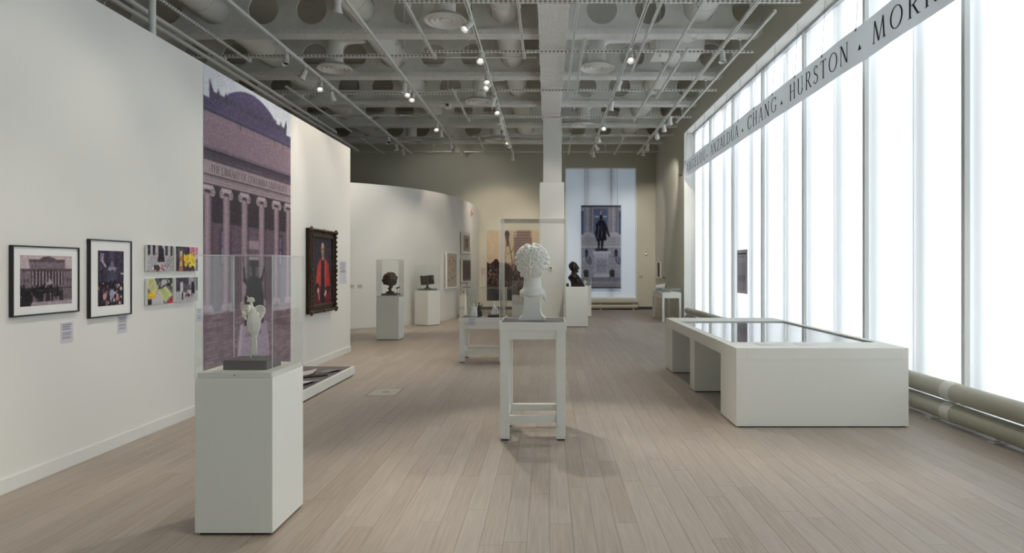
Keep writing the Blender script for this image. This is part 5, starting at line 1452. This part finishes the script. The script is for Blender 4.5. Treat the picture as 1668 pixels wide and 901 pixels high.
slab_on('display_block', 'flat grey block under the angular bronze head', 'block', 'grey_plinth', -3.26, 17.56, .9405, .40, .34, .04, R(-33))
t = thing('bronze_sculpture', 'angular slab-like bronze head with ringed eyes', 'sculpture', (-3.26, 17.56, .9805), R(-18))
b2 = MB(); b2.lathe([(.10, 0), (.10, .012), (.05, .03), (.03, .05), (.03, .12)], n=16)
M_ = Matrix.Translation((0, 0, .23)) @ Matrix.Rotation(R(-6), 4, 'Y')
b2.box(-.17, -.08, -.12, .16, .08, .125, M_); b2.prism([(-.20, .36), (-.16, .345), (-.13, .12), (-.15, .14)], -.06, .06)
for x in (.07, -.04): b2.torus((x, -.08, .27), .042, .013, rot=(PI / 2, 0, 0)); b2.ell((x, -.085, .27), .02, nu=8, nv=6)
b2.box(.0, -.12, .16, .04, -.06, .27); b2.box(.02, -.10, .135, .12, -.06, .16); b2.ell((.17, -.02, .24), (.02, .04, .03))
sculpt(b2, 'cast', 'bronze_light', t, .006, 1)

# big bronze bust in profile
t = thing('bronze_bust', 'large dark bronze bust of a bearded head in profile', 'sculpture', (.66, 17.22, 1.0505))
b2 = MB()
b2.prism([(-.05, 0), (.30, 0), (.30, .02), (.22, .16), (.13, .30), (.06, .34), (-.04, .33), (-.12, .27), (-.14, .22), (-.06, .12)], -.16, .16)
b2.ell((.0, 0, .25), (.12, .20, .09)); b2.ell((.10, 0, .14), (.13, .19, .13)); b2.cap((.01, 0, .30), (.03, 0, .40), .075, .07)
b2.ell((.01, 0, .52), (.115, .088, .13)); b2.ell((.07, 0, .475), (.06, .066, .08)); b2.cap((.125, 0, .52), (.15, 0, .475), .014, .022); b2.ell((.112, 0, .545), (.025, .06, .018)); b2.ell((.115, 0, .435), (.03, .035, .012)); b2.ell((.10, 0, .40), (.045, .055, .04)); b2.ell((.0, -.09, .49), (.028, .015, .04))
b2.tube([(.08, -.10, .33), (.16, -.09, .22), (.26, -.06, .06)], [.02, .025, .02], n=8); b2.tube([(.07, .10, .33), (.16, .09, .22), (.26, .06, .06)], [.02, .025, .02], n=8)
rs = random.Random(9)
for k in range(70):
    th = rs.uniform(1.2, 5.1); ph = rs.uniform(-.2, 1.5); d = Vector((math.cos(th) * math.cos(ph), math.sin(th) * math.cos(ph), math.sin(ph))); b2.ell((.0 + d.x * .112, d.y * .088, .53 + d.z * .122), .014, nu=8, nv=6)
sculpt(b2, 'cast', 'bronze', t, .007, 1)
tag(MB().ell((0, 0, .045), .045).cyl((0, 0, 0), (0, 0, .01), .03).build('bronze_ball', 'rubber', loc=(.505, 17.1, 1.0505), smooth='auto'), 'small round black object beside the bronze bust', 'ornament')
t = thing('statuette', 'small white plaster head in the cover before the end-wall window', 'sculpture', (1.17, 20.68, .9805))
b2 = MB(); b2.lathe([(.05, 0), (.05, .015), (.025, .03), (.025, .06)], n=14); b2.ell((0, 0, .11), (.05, .055, .06)); b2.ell((-.03, -.01, .08), (.04, .04, .03)); sculpt(b2, 'cast', 'plaster', t, .004, 2)
t = thing('relief_plaque', 'small brown arched relief on the short pedestal', 'sculpture', (-2.585, 19.87, .7105), R(10))
arch = [(-.07, 0), (.07, 0), (.07, .10)] + [(.07 * math.cos(PI * k / 10), .10 + .07 * math.sin(PI * k / 10)) for k in range(1, 10)] + [(-.07, .10)]
MB().prism(arch, -.012, .012).build('plate', 'tan_frame', t); MB().ell((0, -.012, .09), (.04, .02, .05)).build('relief', 'bronze_light', t, smooth=True)
t = thing('bronze_sculpture', 'small dark bronze piece in the cover before the crowd mural', 'sculpture', (-.9, 20.52, .6905)); b2 = MB(); b2.box(-.06, -.05, 0, .06, .05, .03); b2.cap((0, 0, .03), (0, 0, .10), .03); b2.ell((0, 0, .17), (.07, .075, .09)); b2.cap((0, -.07, .17), (0, -.08, .15), .012); sculpt(b2, 'cast', 'bronze', t, .006, 2)

# ================================================================== SIDE TABLE BY THE WINDOW
t = thing('display_table', 'narrow white table with a shallow clear cover in the back corner', 'table', (3.465, 19.12, 0))
a, b_ = .265, .875
MB().box(-a, -b_, .69, a, b_, .837).build('tray', 'paint_pedestal', t, bevel=.003)
for sx in (-1, 1):
    for sy in (-1, 1):
        xa = sx * (a - .03); ya = sy * (b_ - .03)
        MB().box(xa - .03, ya - .03, .012, xa + .03, ya + .03, .69).build('leg', 'paint_pedestal', t, bevel=.003)
        MB().box(xa - .022, ya - .022, 0, xa + .022, ya + .022, .012).build('foot_pad', 'rubber', t)
bonnet(t, -a + .01, -b_ + .01, .8375, a - .01, b_ - .5, .965)
def book(lab, X, Y, Z, w, d, h, rz, m):
    t = thing('book', lab, 'book', (X, Y, Z), rz)
    MB().box(-w / 2, -d / 2, 0, w / 2, d / 2, h * .12).box(-w / 2, -d / 2, h * .88, w / 2, d / 2, h).box(-w / 2, -d / 2, h * .12, -w / 2 + .006, d / 2, h * .88).build('cover', m, t)
    MB().box(-w / 2 + .006, -d / 2 + .005, h * .12, w / 2 - .006, d / 2 - .005, h * .88).build('pages', 'paper', t)
book('closed pale book under the shallow cover, window side', 3.56, 18.62, .8375, .18, .24, .03, R(5), 'paper_yellow')
book('closed dark book under the shallow cover, aisle side', 3.36, 18.58, .8375, .17, .23, .028, R(-8), 'book_dark')
book('grey book under the shallow cover, further back', 3.44, 19.05, .8375, .2, .26, .03, R(3), 'text_panel')
t = thing('book_stand', 'tilted dark book stand on the far end of the narrow table', 'stand', (3.42, 19.78, .8375), R(-20))
MB().box(-.14, -.10, 0, .14, .10, .012).build('base', 'book_dark', t); o = MB().box(-.16, -.12, 0, .16, .12, .012).build('rest', 'book_dark', t); o.location = (0, 0, .13); o.rotation_euler = (R(28), R(-12), 0)
MB().cyl((0, .03, .01), (0, .03, .14), .012, n=8).build('post', 'book_dark', t)
o = MB().box(-.15, -.11, .012, .15, .11, .03).build('open_pages', 'paper', t); o.location = (0, 0, .13); o.rotation_euler = (R(28), R(-12), 0)
t = thing('desk_lamp', 'small dark reading light on a thin arm over the narrow table', 'lamp', (3.62, 19.9, .8375))
MB().cyl((0, 0, 0), (0, 0, .015), .04, n=14).build('base', 'dark_steel', t); MB().tube([(0, 0, .01), (0, 0, .22), (-.03, -.02, .34), (-.08, -.04, .40)], .006, n=8).build('arm', 'aluminium', t); o = MB().box(-.05, -.03, -.018, .05, .03, .018).build('lamp_head', 'dark_steel', t, bevel=.005); o.location = (-.09, -.045, .40); o.rotation_euler = (0, R(25), 0)
# framed screen on the wall near the corner
c = Canvas(.70, .50, 30, 30, (70, 60, 66)); C = c; C.rect(0, 0, .26, .5, (196, 194, 186)); C.rect(.3, .1, .6, .4, (48, 42, 48)); C.noise(.04)
t = framed('framed_print', 'small framed print on the side wall near the corner', .8, .58, c, .03, .05, 'tan_frame', .04); t.location = (3.95, 23.15, 1.18); t.rotation_euler = (0, 0, R(-90))

# floor access plate
t = thing('floor_hatch', 'flush rectangular access plate set in the floor planks', 'hatch', (-2.03, 8.1, 0))
MB().box(-.17, -.23, 0, .17, .23, .0015).build('plate', 'tube_beige', t)
mb = MB()
for q in ((-.18, -.24, 0, .18, -.23, .002), (-.18, .23, 0, .18, .24, .002), (-.18, -.23, 0, -.17, .23, .002), (.17, -.23, 0, .18, .23, .002), (-.04, -.02, .0015, .05, .02, .003)): mb.box(*q)
mb.build('plate_rim', 'dark_steel', t)
